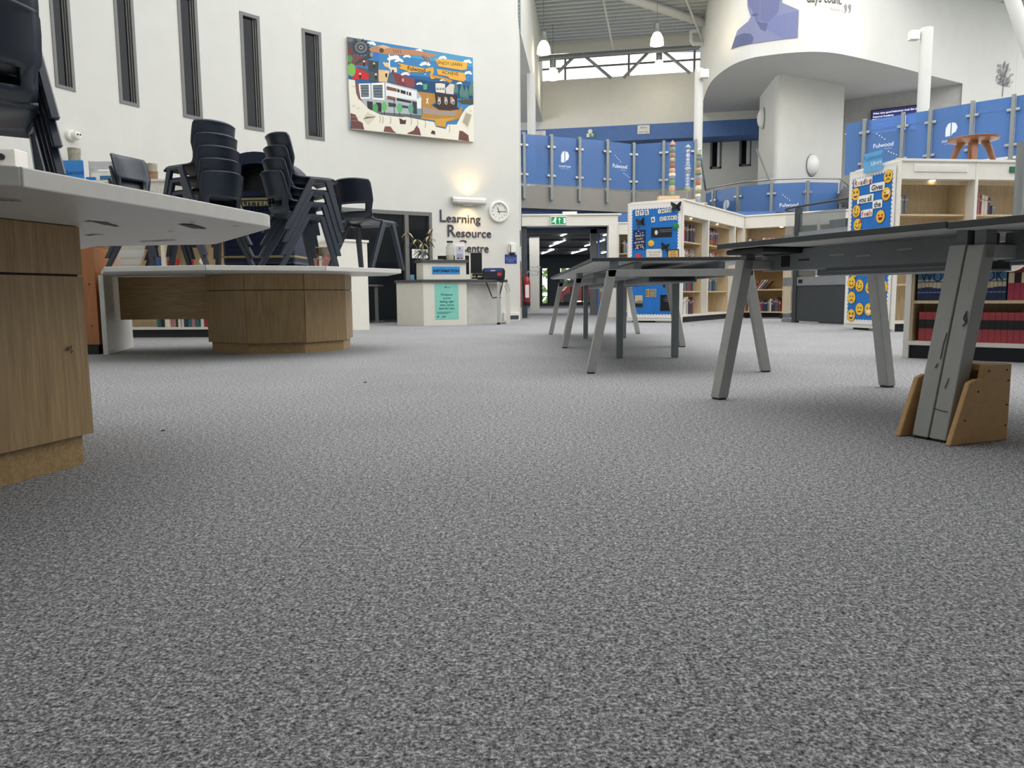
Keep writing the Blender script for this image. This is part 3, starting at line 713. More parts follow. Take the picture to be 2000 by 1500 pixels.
stack(-3.18,6.9,ZD,(.9,-.25),3,names(3,'navy chair of the half hidden leftmost far stack'),'chairs stacked on the far desk')
stack(-2.60,6.72,ZD,(-.84,.54),5,names(5,'navy chair of the five chair stack left of the bin'),'chairs stacked on the far desk')
stack(-1.82,6.75,ZD,(.77,.64),4,names(4,'navy chair of the four chair stack right of the bin'),'chairs stacked on the far desk')
stack(-1.33,7.25,ZD,(.42,.90),1,['single navy chair standing alone at the right end of the far desk'],'chairs stacked on the far desk')
# ================================================================== BOOKCASES
CASEW=mat('white_case_board','#e4e1d8',.45,var=.02)
LEDC=mat('warm_downlight','#ffe2ae',.4,emit=6)
BOOKC={'red':'#8e2f36','dark blue':'#26344f','black':'#20201f','white':'#d8d4cb','purple':'#5a4660','brown':'#6b4a35','grey':'#77777a','teal':'#2f6468','orange':'#b5713c','pink':'#b27a80'}
PAGES=mat('book_pages','#d9cfb8',.8)
_BM={}
def book_mesh(colour,w,d,h):
    k=(colour,round(w,3),round(d,2),round(h,2))
    if k in _BM: return _BM[k]
    mb=MB(); t=.0025
    mb.box(-w/2,-w/2+t,0,d,0,h); mb.box(w/2-t,w/2,0,d,0,h); mb.box(-w/2+t,w/2-t,0,t,0,h)
    mb.cur=1; mb.box(-w/2+t,w/2-t,t,d-.006,.004,h-.005)
    mb.cur=2; mb.box(-w/2*.98,w/2*.98,-.0007,0,h*.72,h*.8)
    me=bpy.data.meshes.new('book'); me.from_pydata([tuple(p) for p in mb.v],[],mb.f)
    for m in (mat('book_cover_'+colour.replace(' ','_'),BOOKC[colour],.5),PAGES,mat('book_band','#b9ab8c',.6)): me.materials.append(m)
    for p,i in zip(me.polygons,mb.mi): p.material_index=i
    _BM[k]=me; return me
def put_book(M,x,z,colour,w,d,h,label,group,lean=0,y=.03):
    o=bpy.data.objects.new('book',book_mesh(colour,w,d,h)); COL.objects.link(o)
    o.matrix_world=M@Matrix.Translation((x,y,z))@Matrix.Rotation(lean,4,'Y')
    tag(o,label,'book',group); return o
NTH=['first','second','third','fourth','fifth','sixth','seventh','eighth','ninth','tenth','eleventh','twelfth','thirteenth','fourteenth','fifteenth','sixteenth','seventeenth','eighteenth','nineteenth','twentieth']
NTH+=['twenty '+x for x in NTH[:9]]+['thirtieth']+['thirty '+x for x in NTH[:9]]+['fortieth']+['forty '+x for x in NTH[:9]]
ROWN={}
def fill(M,x0,x1,z,where,seed,colours=None,hr=(.19,.26),gap=.0,y=.03,wr=(.026,.045)):
    r=random.Random(seed); x=x0; cs=colours or list(BOOKC)
    while x<x1:
        w=round(r.choice((wr[0],(wr[0]+wr[1])/2,wr[1])),3); h=round(r.uniform(*hr),2); c=r.choice(cs)
        put_book(M,x+w/2,z,c,w-.001,.15,h,'%s book, %s from the left on the %s'%(c,NTH[ROWN.setdefault(where,0)],where),'books on the '+where,0,y+r.uniform(0,.012)); ROWN[where]+=1; x+=w+gap+(.012 if r.random()<.1 else .0012)
def bookcase(label,A,B,h=2.12,depth=.36,cuts=None,shelves=(.13,.55,.98,1.43),fascia=.24,plinth=.1,lights=True,body=None,name='bookcase',over=.02,up=.04,skip=(),rec=.0):
    A=V((A[0],A[1],0)); B=V((B[0],B[1],0)); L=(B-A).length; M=frame(A,B-A); t=thing(name,label,'bookcase',A)
    def part(nm,m,*boxes,**k):
        mb=MB(M)
        for b in boxes: mb.box(*b)
        return mb.build(nm,m,k.pop('parent',t),**k)
    cuts=cuts or [0,L/2,L]
    body=body or depth
    part('top_board',CASEW,(-over,L+over,-over,body+over,h-.03,h),bevel=.003)
    part('plinth',PLINTH,(.02,L-.02,.03,body-.02,0,plinth))
    part('base_board',CASEW,(0,L,-.005,body,plinth,plinth+.03))
    part('back_panel',OAKL,(0,L,depth-.015,depth,plinth+.03,h-.03))
    if body>depth: part('rear_panel',CASEW,(0,.02,depth,body,plinth,h-.03),(0,L,body-.02,body,plinth,h-.03))
    for x in cuts: 
        x=min(max(x,up/2),L-up/2); part('upright',CASEW,(x-up/2,x+up/2,-.004,depth-.016,(0 if x<up else plinth+.03),h-.03),bevel=.002)
    for i in range(len(cuts)-1):
        x0,x1=cuts[i]+up/2+(up/2 if i==0 else 0),cuts[i+1]-up/2-(up/2 if i==len(cuts)-2 else 0)
        if fascia:
            f=part('fascia_panel',CASEW,(x0+.002,x1-.002,0,.018,h-.03-fascia,h-.03))
            part('canopy',CASEW,(x0,x1,.018,depth-.016,h-.03-fascia,h-.015-fascia))
            if lights:
                mb=MB(M); mb.lathe([(.035,0),(.035,.006)],12,((x0+x1)/2,.12,h-.037-fascia)); mb.build('downlight',LEDC,t)
        part('side_lining',OAKL,(x0,x0+.015,.015+rec,depth-.016,plinth+.03,h-.03-fascia)); part('side_lining',OAKL,(x1-.015,x1,.015+rec,depth-.016,plinth+.03,h-.03-fascia))
        if rec: part('shelf_rail',OAKL,(x0+.015,x1-.015,rec+.012,rec+.028,h-.03-fascia-.05,h-.03-fascia))
        for z in shelves:
            if z>plinth+.05 and (i,z) not in skip: part('shelf',OAKL,(x0+.015,x1-.015,.03+rec,depth-.017,z-.022,z))
    return t,M,L
def planepx(M,x,y):
    """where the sight line through a picture point meets the local y=0 plane of M: (x,z)"""
    I=M.inverted(); o=I@CAM; d=I.to_3x3()@ray(x,y); t=-o.y/d.y; p=o+d*t; return p.x,p.z
# STORY bookcase (with display end), corner run, run behind the portal
k1,M1,L1=bookcase('tall white bookcase with oak shelves running back from the story display board',(2.962,13.414),(4.88,16.33),cuts=[0,1.31,2.91,3.49],depth=.5,body=.96,rec=.1)
for z,where,cs in ((1.43,'upper shelf behind the story board',['black','dark blue','red','purple','grey']),(.98,'middle shelf behind the story board',['red','white','pink','grey']),(.55,'lower shelf behind the story board',['dark blue','grey','red','teal']),(.13,'bottom shelf behind the story board',['red','pink','purple','black','white'])):
    fill(M1,.2,.95,z,where,int(z*100),cs,(.26,.33),y=.14); 
    if z!=.13: fill(M1,1.65,2.3,z,where,int(z*100)+5,cs,(.26,.33),y=.14)
for k in range(6): put_book(M1,1.75+k*.1,1.43,'orange',.02,.1,.1,NTH[k]+' small orange book at the front of the story bookcase shelf','small orange books on the story bookcase',0,.135)
k2,M2,L2=bookcase('tall white bookcase closing the corner behind the platform lift',(4.868,16.365),(6.9,15.08),cuts=[0,1.5,2.35],shelves=(.13,.6,1.0,1.4))
fill(M2,.1,1.3,1.4,'top shelf of the corner bookcase',3,['grey','purple','pink','red','white'],(.2,.26)); fill(M2,.1,1.2,1.0,'middle shelf of the corner bookcase',4,['grey','purple','pink','red'],(.2,.26))
k0,M0,L0=bookcase('white bookcase half hidden between the portal and the story board',(2.4,17.62),(4.3,17.6),cuts=[0,.95,1.9],lights=False)
for z in (1.43,.98): fill(M0,.12,.8,z,'half hidden portal bookcase',int(z*77),['grey','black','brown','white'],(.24,.32))
k3,M3,L3=bookcase('tall white bookcase right of the emoji board, wooden stool on top',(4.768,9.649),(7.3,9.975),cuts=[0,1.05,2.55],depth=.5,body=.9,rec=.12,fascia=.21,shelves=(.13,.6,1.03,1.47))
fill(M3,.1,.24,1.47,'top shelf beside the emoji board',11,['black','white','grey'],(.22,.25),y=.2); fill(M3,1.13,1.42,1.47,'lit top shelf at the right edge',12,['white','red','pink','purple','dark blue','brown'],(.21,.27),y=.2)
put_book(M3,1.47,1.47,'grey',.05,.12,.12,'short grey book at the end of the lit top shelf','short grey book on the lit top shelf',0,.2)
ub=planepx(M3,1785,335); ua=planepx(M3,1890,322)
MB(M3).box(ub[0],ua[0],-.012,0,ub[1],ua[1]).build('label_holder',WHITEP,k3,bevel=.003)
MB(M3).box(ub[0]+.02,ua[0]-.02,-.014,-.0125,ub[1]+.02,ua[1]-.02).build('label_strip',CASEW,k3)
ub=planepx(M3,1971,337); ua=planepx(M3,1990,326)
MB(M3).box(ub[0],ua[0],-.02,0,ub[1],ua[1]).build('shelf_sign',mat('green_sign','#1f6b50',.4),k3)
# low bookcase with encyclopaedias
LA=V((2.946,5.778,0)); LB=LA+V((.76,-.65,0)).normalized()*1.5
k4,M4,L4=bookcase('low white bookcase of encyclopaedias behind the near bench table',LA,LB,h=.76,depth=.34,cuts=[0,1.5],shelves=(.13,.43),fascia=.0,lights=False,plinth=.1)
ENC=mat('encyclopaedia_sky_spine','#3f6f92',.45); SAND=mat('encyclopaedia_sand_band','#b9a98a',.5); NVY=mat('encyclopaedia_navy_base','#1c2743',.45); VIO=mat('encyclopaedia_violet_rule','#6f78b4',.5)
xs0=planepx(M4,1790,560)[0]; xs1=planepx(M4,1964,560)[0]; n=22; wv=(xs1-xs0)/n
first=None
for i in range(n):
    x0=xs0+i*wv; mb=MB(M4)
    mb.box(x0+.0006,x0+wv-.0006,.03,.2,.43,.43+.265); mb.cur=1; mb.box(x0+.001,x0+wv-.001,.0292,.03,.43+.09,.43+.13); mb.cur=2; mb.box(x0+.001,x0+wv-.001,.029,.03,.43,.43+.088+.01*math.sin(i*.7))
    mb.cur=3; mb.box(x0+.002,x0+wv-.002,.0286,.029,.43+.055,.43+.063); mb.cur=1; mb.box(x0+.002,x0+wv-.002,.0286,.03,.43+.14,.43+.152)
    o=tag(mb.build('encyclopaedia_volume',[ENC,SAND,NVY,VIO]),'sea and sky encyclopaedia volume, %s from the left on the low bookcase'%NTH[i],'book','sea and sky encyclopaedia set')
    if i==11: first=o
A=Art(plane_fn(M4@Matrix.Translation((0,.028,0))))
vs,fs=text2d('WORLD BOOK',1,'LEFT'); wd=max(v[0] for v in vs); sz=.105; A.text('WORLD BOOK',xs0+.02,.43+.138,sz,'#15294a','LEFT',0,0,(xs1-xs0-.04)/(wd*sz)); A.build('spine_lettering',first)
x=xs1+.01
for i in range(4):
    mb=MB(M4); mb.box(x,x+.036,.03,.19,.43,.43+.24); mb.cur=1; mb.box(x+.001,x+.035,.029,.03,.43+.12,.43+.19); 
    tag(mb.build('crimson_volume',[mat('crimson_cloth','#9c3346',.6),mat('cream_title_label','#cfc4ac',.6) if i%2==0 else BLACK]),NTH[i]+(' crimson book with a cream label' if i%2==0 else ' crimson book with a black label')+' right of the encyclopaedias','book','crimson books beside the encyclopaedias'); x+=.038
xr0=planepx(M4,1792,640)[0]; x=xr0
REDC=mat('red_encyclopaedia_cloth','#9b3b41',.6,var=.12); i=0
while x<L4-.1:
    wv=.046 if i<4 else .038; mb=MB(M4); mb.box(x+.0008,x+wv-.0008,.03,.19,.13,.13+.215)
    o=tag(mb.build('red_volume',REDC),'red encyclopaedia volume with black band, %s from the left on the low bookcase'%NTH[i],'book','red encyclopaedia set')
    MB(M4).box(x+.001,x+wv-.001,.029,.031,.13+.095,.13+.16).build('title_band',BLACK,o); x+=wv; i+=1
PLATE=mat('pale_ceramic_plate','#d8d3c4',.35)
for (px,py,r,l) in ((1795,503,.11,'round pale plate with leaf print at the left of the low bookcase top'),(1975,498,.115,'round pale plate with dark leaf print at the right of the low bookcase top')):
    u,v=planepx(M4,px,py); Mp=M4@frame((u,-.012,v),(1,0,0),(0,-1,0))
    o=MB(Mp).lathe([(.0,0),(r*.8,0),(r,.012),(r,.016),(r*.82,.006),(0,.006)],28).build('leaf_plate',PLATE,smooth=30); tag(o,l,'plate','round plates hung on the low bookcase')
    A=Art(lambda a,b,w,Mp=Mp: Mp@V((a,b,.0065+w)))
    rn=random.Random(px)
    for k in range(9):
        a=rn.uniform(0,6.28); q=rn.uniform(.1,.6)*r; A.oval(q*math.cos(a),q*math.sin(a),.016,.006,'#4a4a44',8)
    A.line([(-r*.6,-r*.3),(0,-.01),(r*.6,r*.25)],.004,'#3b3b36'); A.line([(-r*.5,r*.2),(0,-r*.2),(r*.5,-r*.4)],.004,'#3b3b36')
    A.build('leaf_print',o)
# ---- left side cases
k6,M6,L6=bookcase('long oak lined bookcase along the curved wall behind the desks',(-5.55,9.93),(-3.1,9.74),h=1.98,cuts=[0,1.15,2.44],shelves=(.13,.5,.9,1.35),fascia=.2,lights=False)
fill(M6,1.0,1.75,.13,'bottom shelf under the far desk',21,['black','white','pink','teal','dark blue','red'],(.2,.27)); fill(M6,1.3,2.3,1.35,'upper shelf behind the chairs',23,['red','purple','brown','grey'],(.2,.26))
fill(M6,1.02,1.18,.9,'middle shelf behind the chairs',22,['red','teal'],(.1,.13))
# brown cabinet beside the desk
cb=thing('wooden_cabinet','orange brown wooden cabinet beside the far desk, on a black plinth','cabinet',(-4.1,7.2,0))
MB().prism([(-4.7,6.9),(-3.68,6.86),(-3.97,7.9),(-4.9,7.9)],.09,.96).build('carcass',wood('orange_beech','#a2663a','#b5774a','Z',4),cb,bevel=.003)
MB().prism([(-4.66,6.93),(-3.71,6.89),(-3.99,7.86),(-4.85,7.86)],0,.09).build('plinth',BLACK,cb)
for z in (.25,.62): MB().box(-3.74,-3.73,6.855,6.868,z,z+.01).build('hinge_dot',BLACK,cb)
cp=thing('counter_end','white counter end panel behind the single chair','counter',(-2.3,11.6,0))
a=V((-2.52,11.28,0)); b=V((-2.149,11.655,0)); Mc=frame(a,b-a)
MB(Mc).box(0,(b-a).length,0,.5,0,1.3).build('end_panel',CASEW,cp,bevel=.003); MB(Mc).box(-.02,(b-a).length+.02,-.02,.52,1.3,1.335).build('top_board',CASEW,cp,bevel=.003)
k8,M8,L8=bookcase('waist high oak bookcase behind the litter bin',(-3.55,11.45),(-2.56,11.35),h=1.25,cuts=[0,.98],shelves=(.13,.5,.88),fascia=0,lights=False)
fill(M8,.1,.9,.88,'oak bookcase behind the bin',31,['pink','brown','white','red'],(.2,.26))
# ================================================================== DISPLAY BOARDS
def board(label,A,B,z0,z1,name='display_board',inset=.045):
    A=V((A[0],A[1],0)); B=V((B[0],B[1],0)); L=(B-A).length; M=frame(A,B-A); t=thing(name,label,'display board',A)
    MB(M).box(0,L,0,.045,z0,z1).build('frame',CASEW,t,bevel=.004)
    MB(M).box(inset,L-inset,-.006,0,z0+inset*1.6,z1-inset*1.6).build('backing_paper',PAPERB,t)
    A_=Art(plane_fn(M@Matrix.Translation((0,-.007,0))))
    x0,x1,y0,y1=inset*.6,L-inset*.6,z0+inset*1.2,z1-inset*1.2; b=.04; s=.026
    def edge(xa,ya,xb,yb,nx,ny):
        l=math.hypot(xb-xa,yb-ya); n=max(1,int(round(l/(2*s)))); s_=l/(2*n); dx,dy=(xb-xa)/l,(yb-ya)/l
        A_.up(); w=A_.w; P=[(xa,ya),(xb,yb),(xb+nx*b,yb+ny*b),(xa+nx*b,ya+ny*b)]
        A_.mb.add([A_.fn(p[0],p[1],w) for p in P],[(0,1,2,3)],'#eceae6')
        for k in range(n):
            c=(xa+dx*s_*(2*k+1)+nx*b,ya+dy*s_*(2*k+1)+ny*b)
            A_.mb.add([A_.fn(c[0]+s_*math.cos(a*PI/4+.39),c[1]+s_*math.sin(a*PI/4+.39),w+.0001) for a in range(8)],[tuple(range(8))],'#eceae6')
    edge(x0,y0,x1,y0,0,1); edge(x0,y1,x1,y1,0,-1); edge(x0,y0,x0,y1,1,0); edge(x1,y0,x1,y1,-1,0)
    A_.build('scalloped_border',t)
    return t,M,L
sb,MS,LS=board('blue story display board with butterflies and posters, scalloped white border',(2.07,13.82),(2.955,13.385),.03,2.09)
def spx(x,y): return planepx(MS,1220+x/5.77,380+y/5.77)
def cut(parent,M,name,fn,off=.012):
    A=Art(plane_fn(M@Matrix.Translation((0,-off,0)))); fn(A); return A.build(name,parent)
for (s,x,y) in (('S',145,210),('T',197,205),('E',253,202),('I',395,190),('N',435,187),('T',473,182),('O',512,178),('A',322,283),('S',415,275),('T',457,270),('O',498,266),('R',540,263),('Y',577,260)):
    u,v=spx(x,y); big=s in 'STEA' and (x<330); h=.045 if big else .035
    def f(A,u=u,v=v,s=s,h=h,x=x):
        r=.12*math.sin(x); c,sn=math.cos(r),math.sin(r)
        A.poly([(u+(a*c-b*sn)*h*.75,v+(a*sn+b*c)*h) for a,b in ((-1,-1),(1,-1),(1,1),(-1,1))],'#e9e7df'); A.text(s,u,v-h*.62,h*1.7,'#1b1b1b','CENTER',.03,r)
    cut(sb,MS,'letter_tile',f)
def rectpx(f,x0,y0,x1,y1):
    a=f(x0,y1); b=f(x1,y0); return a[0],a[1],b[0],b[1]
def poster(parent,M,name,R,col,fn=None,frame_col=None):
    def g(A):
        if frame_col: A.rect(R[0]-.015,R[1]-.015,R[2]+.015,R[3]+.015,frame_col)
        A.rect(*R,col)
        if fn: fn(A,R[0],R[1],R[2]-R[0],R[3]-R[1])
    return cut(parent,M,name,g)
def quote(A,x,y,w,h):
    A.oval(x+w*.25,y+h*.5,w*.08,h*.25,'#cfd2d0',12); A.text('Once you learn to read',x+w*.42,y+h*.7,h*.13,'#b9bcbc','LEFT'); A.text('you will be forever free',x+w*.42,y+h*.52,h*.13,'#b9bcbc','LEFT')
poster(sb,MS,'quote_poster',rectpx(spx,300,365,535,485),'#23282b',quote)
def doubt(A,x,y,w,h):
    for i,(s,c) in enumerate((('When in','#e9e6dc'),('Doubt','#dcc66a'),('go to the','#e9e6dc'),('Library','#dcc66a'))): A.text(s,x+w/2,y+h*(.66-.16*i),h*.14,c,'CENTER',.01,.08)
    rn=random.Random(5)
    for k in range(14): A.oval(x+w*rn.uniform(.08,.92),y+h*rn.choice((rn.uniform(.04,.14),rn.uniform(.8,.95))),.008,.012,'#dfe3ea',6)
poster(sb,MS,'doubt_poster',rectpx(spx,100,395,240,620),'#24305a',doubt)
def lines(txt,col,sz=.12):
    def f(A,x,y,w,h):
        for i,s in enumerate(txt): A.text(s,x+w/2,y+h*(.8-sz*1.35*i),h*sz,col,'CENTER')
    return f
poster(sb,MS,'text_sheet',rectpx(spx,243,610,425,830),'#dcd9d0',lines(('That is the thing','about books','They let you travel','without moving','your feet'),'#4a4a4a',.1))
poster(sb,MS,'tan_poster',rectpx(spx,492,628,605,760),'#d9a868',lines(('MORE','BOOKS','PLEASE'),'#3a2a1c',.16),'#2b2018')
poster(sb,MS,'dark_strip_poster',rectpx(spx,95,890,255,1030),'#22262a',lines(('READING','IS','ADVENTURE'),'#d5d8d8',.16))
poster(sb,MS,'dark_strip_poster',rectpx(spx,435,890,548,1042),'#22262a',lines(('DREAM','MORE'),'#d5d8d8',.2))
def card(A,x,y,w,h):
    A.rect(x+.01,y+.01,x+w-.01,y+h-.01,'#2a2a2e'); A.rect(x+w*.15,y+.01,x+w*.28,y+h-.01,'#d9a53a')
    for i in range(4): A.rect(x+w*.34,y+h*(.16+.19*i),x+w*.9,y+h*(.25+.19*i),'#cfc9b8')
poster(sb,MS,'yellow_striped_card',rectpx(spx,242,1065,358,1155),'#c9bd9b',card)
def sea(A,x,y,w,h): A.rect(x,y,x+w,y+h*.3,'#25221f'); A.poly([(x,y+h*.3),(x+w,y+h*.3),(x+w,y+h*.5),(x+w*.6,y+h*.58),(x,y+h*.44)],'#8d8371')
poster(sb,MS,'photo_print',rectpx(spx,118,1135,205,1265),'#c6b494',sea)
poster(sb,MS,'quote_poster',rectpx(spx,402,1130,568,1310),'#171b1d',lines(('We read','to know we are','not alone'),'#c4c8c8',.08))
def rosette(x,y,c,r=.055):
    u,v=spx(x,y); Mr=MS@frame((u,-.008,v),(1,0,0),(0,-1,0)); mb=MB(Mr); n=22
    for k in range(n):
        a,b=2*PI*k/n,2*PI*(k+1)/n; h=.018 if k%2 else .006
        mb.add([(0,0,.02),(r*math.cos(a),r*math.sin(a),.006 if k%2 else .018),(r*math.cos(b),r*math.sin(b),h)],[(0,1,2)])
    mb.build('paper_rosette',mat('rosette_'+c[1:],c,.7),sb)
rosette(580,357,'#2d8a4c'); rosette(302,550,'#e3c22e'); rosette(160,700,'#d2393f')
def butterfly(x,y,s,rot):
    u,v=spx(x,y); Mr=MS@frame((u,-.01,v),(math.cos(rot),0,math.sin(rot)),(-math.sin(rot)*0,-1,0)); mb=MB(Mr)
    for sg in (-1,1):
        P=[(0,-.3,.05),(0,.35,.05),(sg*.55,.75,.5),(sg*.95,.85,.62),(sg*.85,.2,.55),(sg*.6,-.05,.4),(sg*.75,-.6,.45),(sg*.35,-.85,.3)]
        mb.add([(a*s,b*s,c*s) for a,b,c in P],[(0,1,2,3,4,5) if sg<0 else (5,4,3,2,1,0),(0,5,6,7) if sg<0 else (7,6,5,0)])
    mb.tube([(0,-.35*s,.06*s),(0,.4*s,.06*s)],.06*s,6); mb.build('paper_butterfly',BLACK,sb)
butterfly(590,140,.10,.0); butterfly(190,315,.085,.2); butterfly(462,592,.08,-.2)
# totems on the story case
wb=thing('wooden_block_stand','pale wooden block under the bead totems on the story bookcase','stand',(2.6,13.75,2.12))
def onTop(px,Y): p=yy(px,385,Y); return p
p=yy(1307,380,13.95); MB().box(p.x-.2,p.x+.17,13.87,14.03,2.12,2.225).build('block',wood('pinkish_pine','#c9a98a','#d8bc9c','X',3),wb,bevel=.004)
p=yy(1340,384,13.9); MB().box(p.x-.13,p.x+.17,13.9,14.05,2.12,2.165).build('block',wood('pinkish_pine','',''),wb)
p=yy(1362,390,14.35); MB().box(p.x-.14,p.x+.16,14.25,14.42,2.12,2.15).build('block',wood('pinkish_pine','',''),wb)
def totem(label,p,z0,z1,beads,tip,letters=None,rod=None):
    t=thing('bead_totem',label,'totem',(p.x,p.y,z0)); tot=sum(h for h,r,c in beads); s=(z1-z0)/tot; z=z0
    if rod: MB().tube([(p.x,p.y,z0-rod),(p.x,p.y,z0)],.008,6).build('rod',CHROME,t)
    li=0
    for i,(h,r,c) in enumerate(beads):
        hh=h*s; m=mat('bead_'+c[1:],c,.6,var=.15,scale=30)
        if i==len(beads)-1: prof=[(r*.5,0),(r,hh*.3),(r*.7,hh*.65),(.004,hh)]
        else: prof=[(r*.75,0),(r,hh*.25),(r,hh*.75),(r*.78,hh)]
        o=MB().lathe(prof,14,(p.x,p.y,z)).build('bead',m,t,smooth=40)
        if letters and c=='#8fa3c9' and li<len(letters):
            d=V((CAM.x-p.x,CAM.y-p.y,0)).normalized(); M=frame((p.x+d.x*r*1.02,p.y+d.y*r*1.02,z),(-d.y,d.x,0)); Al=Art(plane_fn(M)); Al.text(letters[li],0,hh*.12,hh*1.0,'#f4f4f2','CENTER',.03); Al.build('bead_letter',o); li+=1
        z+=hh
p=yy(1313,330,13.93); totem('left bead totem of pink, green and brown ceramic beads on the story bookcase',p,2.225,yy(1313,274,13.93).z,[(10,.052,'#8a9a82'),(12,.055,'#c8a184'),(12,.052,'#6f9468'),(6,.055,'#7f8f9f'),(7,.06,'#e8e0cf'),(10,.055,'#cfa78c'),(12,.045,'#a0725f'),(4,.05,'#9b9a80'),(5,.045,'#d9cf9e'),(10,.052,'#a9877a'),(12,.055,'#7c8d87'),(14,.055,'#b58f86')],True)
p=yy(1343,330,13.96); bl='#8fa3c9'; totem('middle bead totem with blue and white letter beads spelling friendship words',p,yy(1343,374,13.96).z,yy(1343,282,13.96).z,[(12,.05,'#98a58a'),(8,.042,bl),(8,.042,bl),(7,.042,bl),(9,.045,bl),(7,.05,'#98a58a'),(9,.055,bl),(5,.05,'#a9b5b0'),(8,.04,bl),(9,.038,bl),(11,.04,bl),(10,.04,bl),(12,.052,'#9aa8a5')],True,list('PINSDCARF'),.12)
p=yy(1364,340,14.33); totem('right bead totem ending in a pale blue bead, nearest the drum column',p,2.15,yy(1364,292,14.33).z,[(12,.045,'#8fa0c0'),(6,.048,'#e2d9be'),(7,.045,'#8c9272'),(9,.05,'#ddd3bb'),(12,.045,'#a8775a'),(9,.045,'#9a9fae'),(6,.06,'#6d8a6c'),(8,.05,'#c79a6c'),(14,.045,'#7f8a78'),(8,.042,'#767c8c'),(14,.045,'#93a276')],True)
# emoji board and its sign
eb,ME,LE=board('blue emoji display board about reading, scalloped white border',(4.545,10.53),(4.745,9.62),.03,2.09,inset=.04)
def epx(x,y): return planepx(ME,1640+x/4.164,300+y/4.164)
FACE={'p':('pleading',),'l':('laugh',)}
def emoji(x,y,k,r=.078):
    u,v=epx(x,y)
    def f(A):
        A.oval(u,v,r*1.06,r*1.06,'#c98a2a',22); A.oval(u,v+r*.03,r*.98,r*.98,'#f2c548',22)
        dk='#5a3414'
        if k=='heart':
            for s in (-1,1): A.poly([(u+s*.4*r+a*r*.3,v+.2*r+b*r*.3) for a,b in ((0,-1),(.9,.2),(.6,.8),(0,.4),(-.6,.8),(-.9,.2))],'#d43b34')
        elif k in ('laugh','squint'):
            for s in (-1,1): A.line([(u+s*.6*r,v+.45*r),(u+s*.25*r,v+.3*r),(u+s*.6*r,v+.12*r)],.014,dk)
        else:
            big=.2 if k=='plead' else .11
            for s in (-1,1):
                A.oval(u+s*.35*r,v+.22*r,big*r*1.2,big*r*1.5,dk,12)
                if k=='plead': A.oval(u+s*.3*r,v+.3*r,.08*r,.1*r,'#ffffff',8)
        if k=='zany': A.oval(u+.38*r,v+.28*r,.26*r,.28*r,'#ffffff',12); A.oval(u+.38*r,v+.28*r,.1*r,.1*r,dk,8)
        if k in ('laugh','grin','zany','heart'):
            A.poly([(u+math.cos(a)*r*.55,v-.12*r+math.sin(a)*r*.5) for a in [PI+PI*i/10 for i in range(11)]],'#7a2d1a' if k!='grin' else '#f4f1ea')
            if k=='zany': A.oval(u,v-.45*r,.22*r,.18*r,'#d8505a',10)
            if k=='laugh': A.rect(u-.45*r,v-.28*r,u+.45*r,v-.14*r,'#f4f1ea')
        elif k in ('plain',): A.line([(u-.4*r,v-.4*r),(u+.4*r,v-.4*r)],.012,dk)
        elif k in ('sad','tear','plead'): A.line([(u+.35*r*math.cos(a),v-.62*r+.28*r*math.sin(a)) for a in [PI*i/8 for i in range(9)]],.012,dk)
        else: A.line([(u+.5*r*math.cos(a),v-.12*r+.42*r*math.sin(a)) for a in [PI+PI*i/8 for i in range(9)]],.012,dk)
        if k=='tear': A.oval(u-.1*r,v-.75*r,.12*r,.2*r,'#8fc4ea',10)
        if k=='think': A.line([(u-.5*r,v+.55*r),(u-.1*r,v+.62*r)],.012,dk); A.oval(u-.1*r,v-.8*r,.35*r,.22*r,'#e0a53a',12)
        if k=='hug': A.oval(u+.7*r,v+.5*r,.3*r,.3*r,'#d2553f',12)
    cut(eb,ME,'emoji_cutout',f)
for q in ((402,185,'plead'),(137,330,'laugh'),(386,328,'zany'),(142,470,'think'),(338,512,'heart'),(152,580,'hug'),(124,960,'laugh'),(350,955,'squint'),(102,1050,'smile'),(168,1075,'think'),(362,1085,'grin'),(103,1172,'tear'),(168,1265,'plain'),(242,1268,'grin'),(100,1315,'laugh'),(330,1180,'smile'),(330,1320,'sad'),(250,1090,'smile'),(250,720,'sad'),(150,760,'smile'),(370,760,'plain'),(300,860,'smile')): emoji(*q)
def word(s,x,y,sz,cols,rot=.0):
    u,v=epx(x,y)
    def f(A):
        vs,_=text2d(s,sz,'CENTER',.02); bx0,bx1=min(q[0] for q in vs),max(q[0] for q in vs); A.poly([(u+bx0*1.12-.018,v-sz*.5),(u+bx1*1.12+.018,v-sz*.5),(u+bx1*1.12+.024,v+sz*.5),(u+bx1*.9,v+sz*.56),(u+bx0*.9,v+sz*.56),(u+bx0*1.12-.024,v+sz*.45)],'#f1efe9')
        tw=max(a[0] for a in text2d(s,sz,'LEFT',.02)[0]); xx=u-tw/2-sz*.2
        if len(cols)==1: A.text(s,u,v-sz*.35,sz,cols[0],'CENTER',.03,rot)
        else:
            for i,ch in enumerate(s):
                A.text(ch,xx,v-sz*.35,sz,cols[i%len(cols)],'LEFT',.03); xx+=max(a[0] for a in text2d(ch,sz,'LEFT',.02)[0])+sz*.1
    cut(eb,ME,'word_cutout',f)
word("Reading",195,230,.092,['#a83a4e','#e0b53a','#7a3d7e','#3d3d8a']); word('Gives',312,272,.095,['#26303f']); word('you all',216,370,.095,['#26303f']); word('the',314,412,.095,['#26303f']); word('feels',228,486,.09,['#b23a4a','#e0903a','#7a3d7e'])
sg=thing('acrylic_sign','pale blue acrylic library sign clipped to the top of the emoji board','sign',(4.6,10.0,2.0))
Mq=ME@Matrix.Translation((0,-.03,0)); a=planepx(Mq,1687,339); b=planepx(Mq,1724,292)
MB(Mq).box(a[0],b[0],-.006,0,a[1],b[1]).build('panel',mat('pale_blue_acrylic','#5fa8dc',.2),sg)
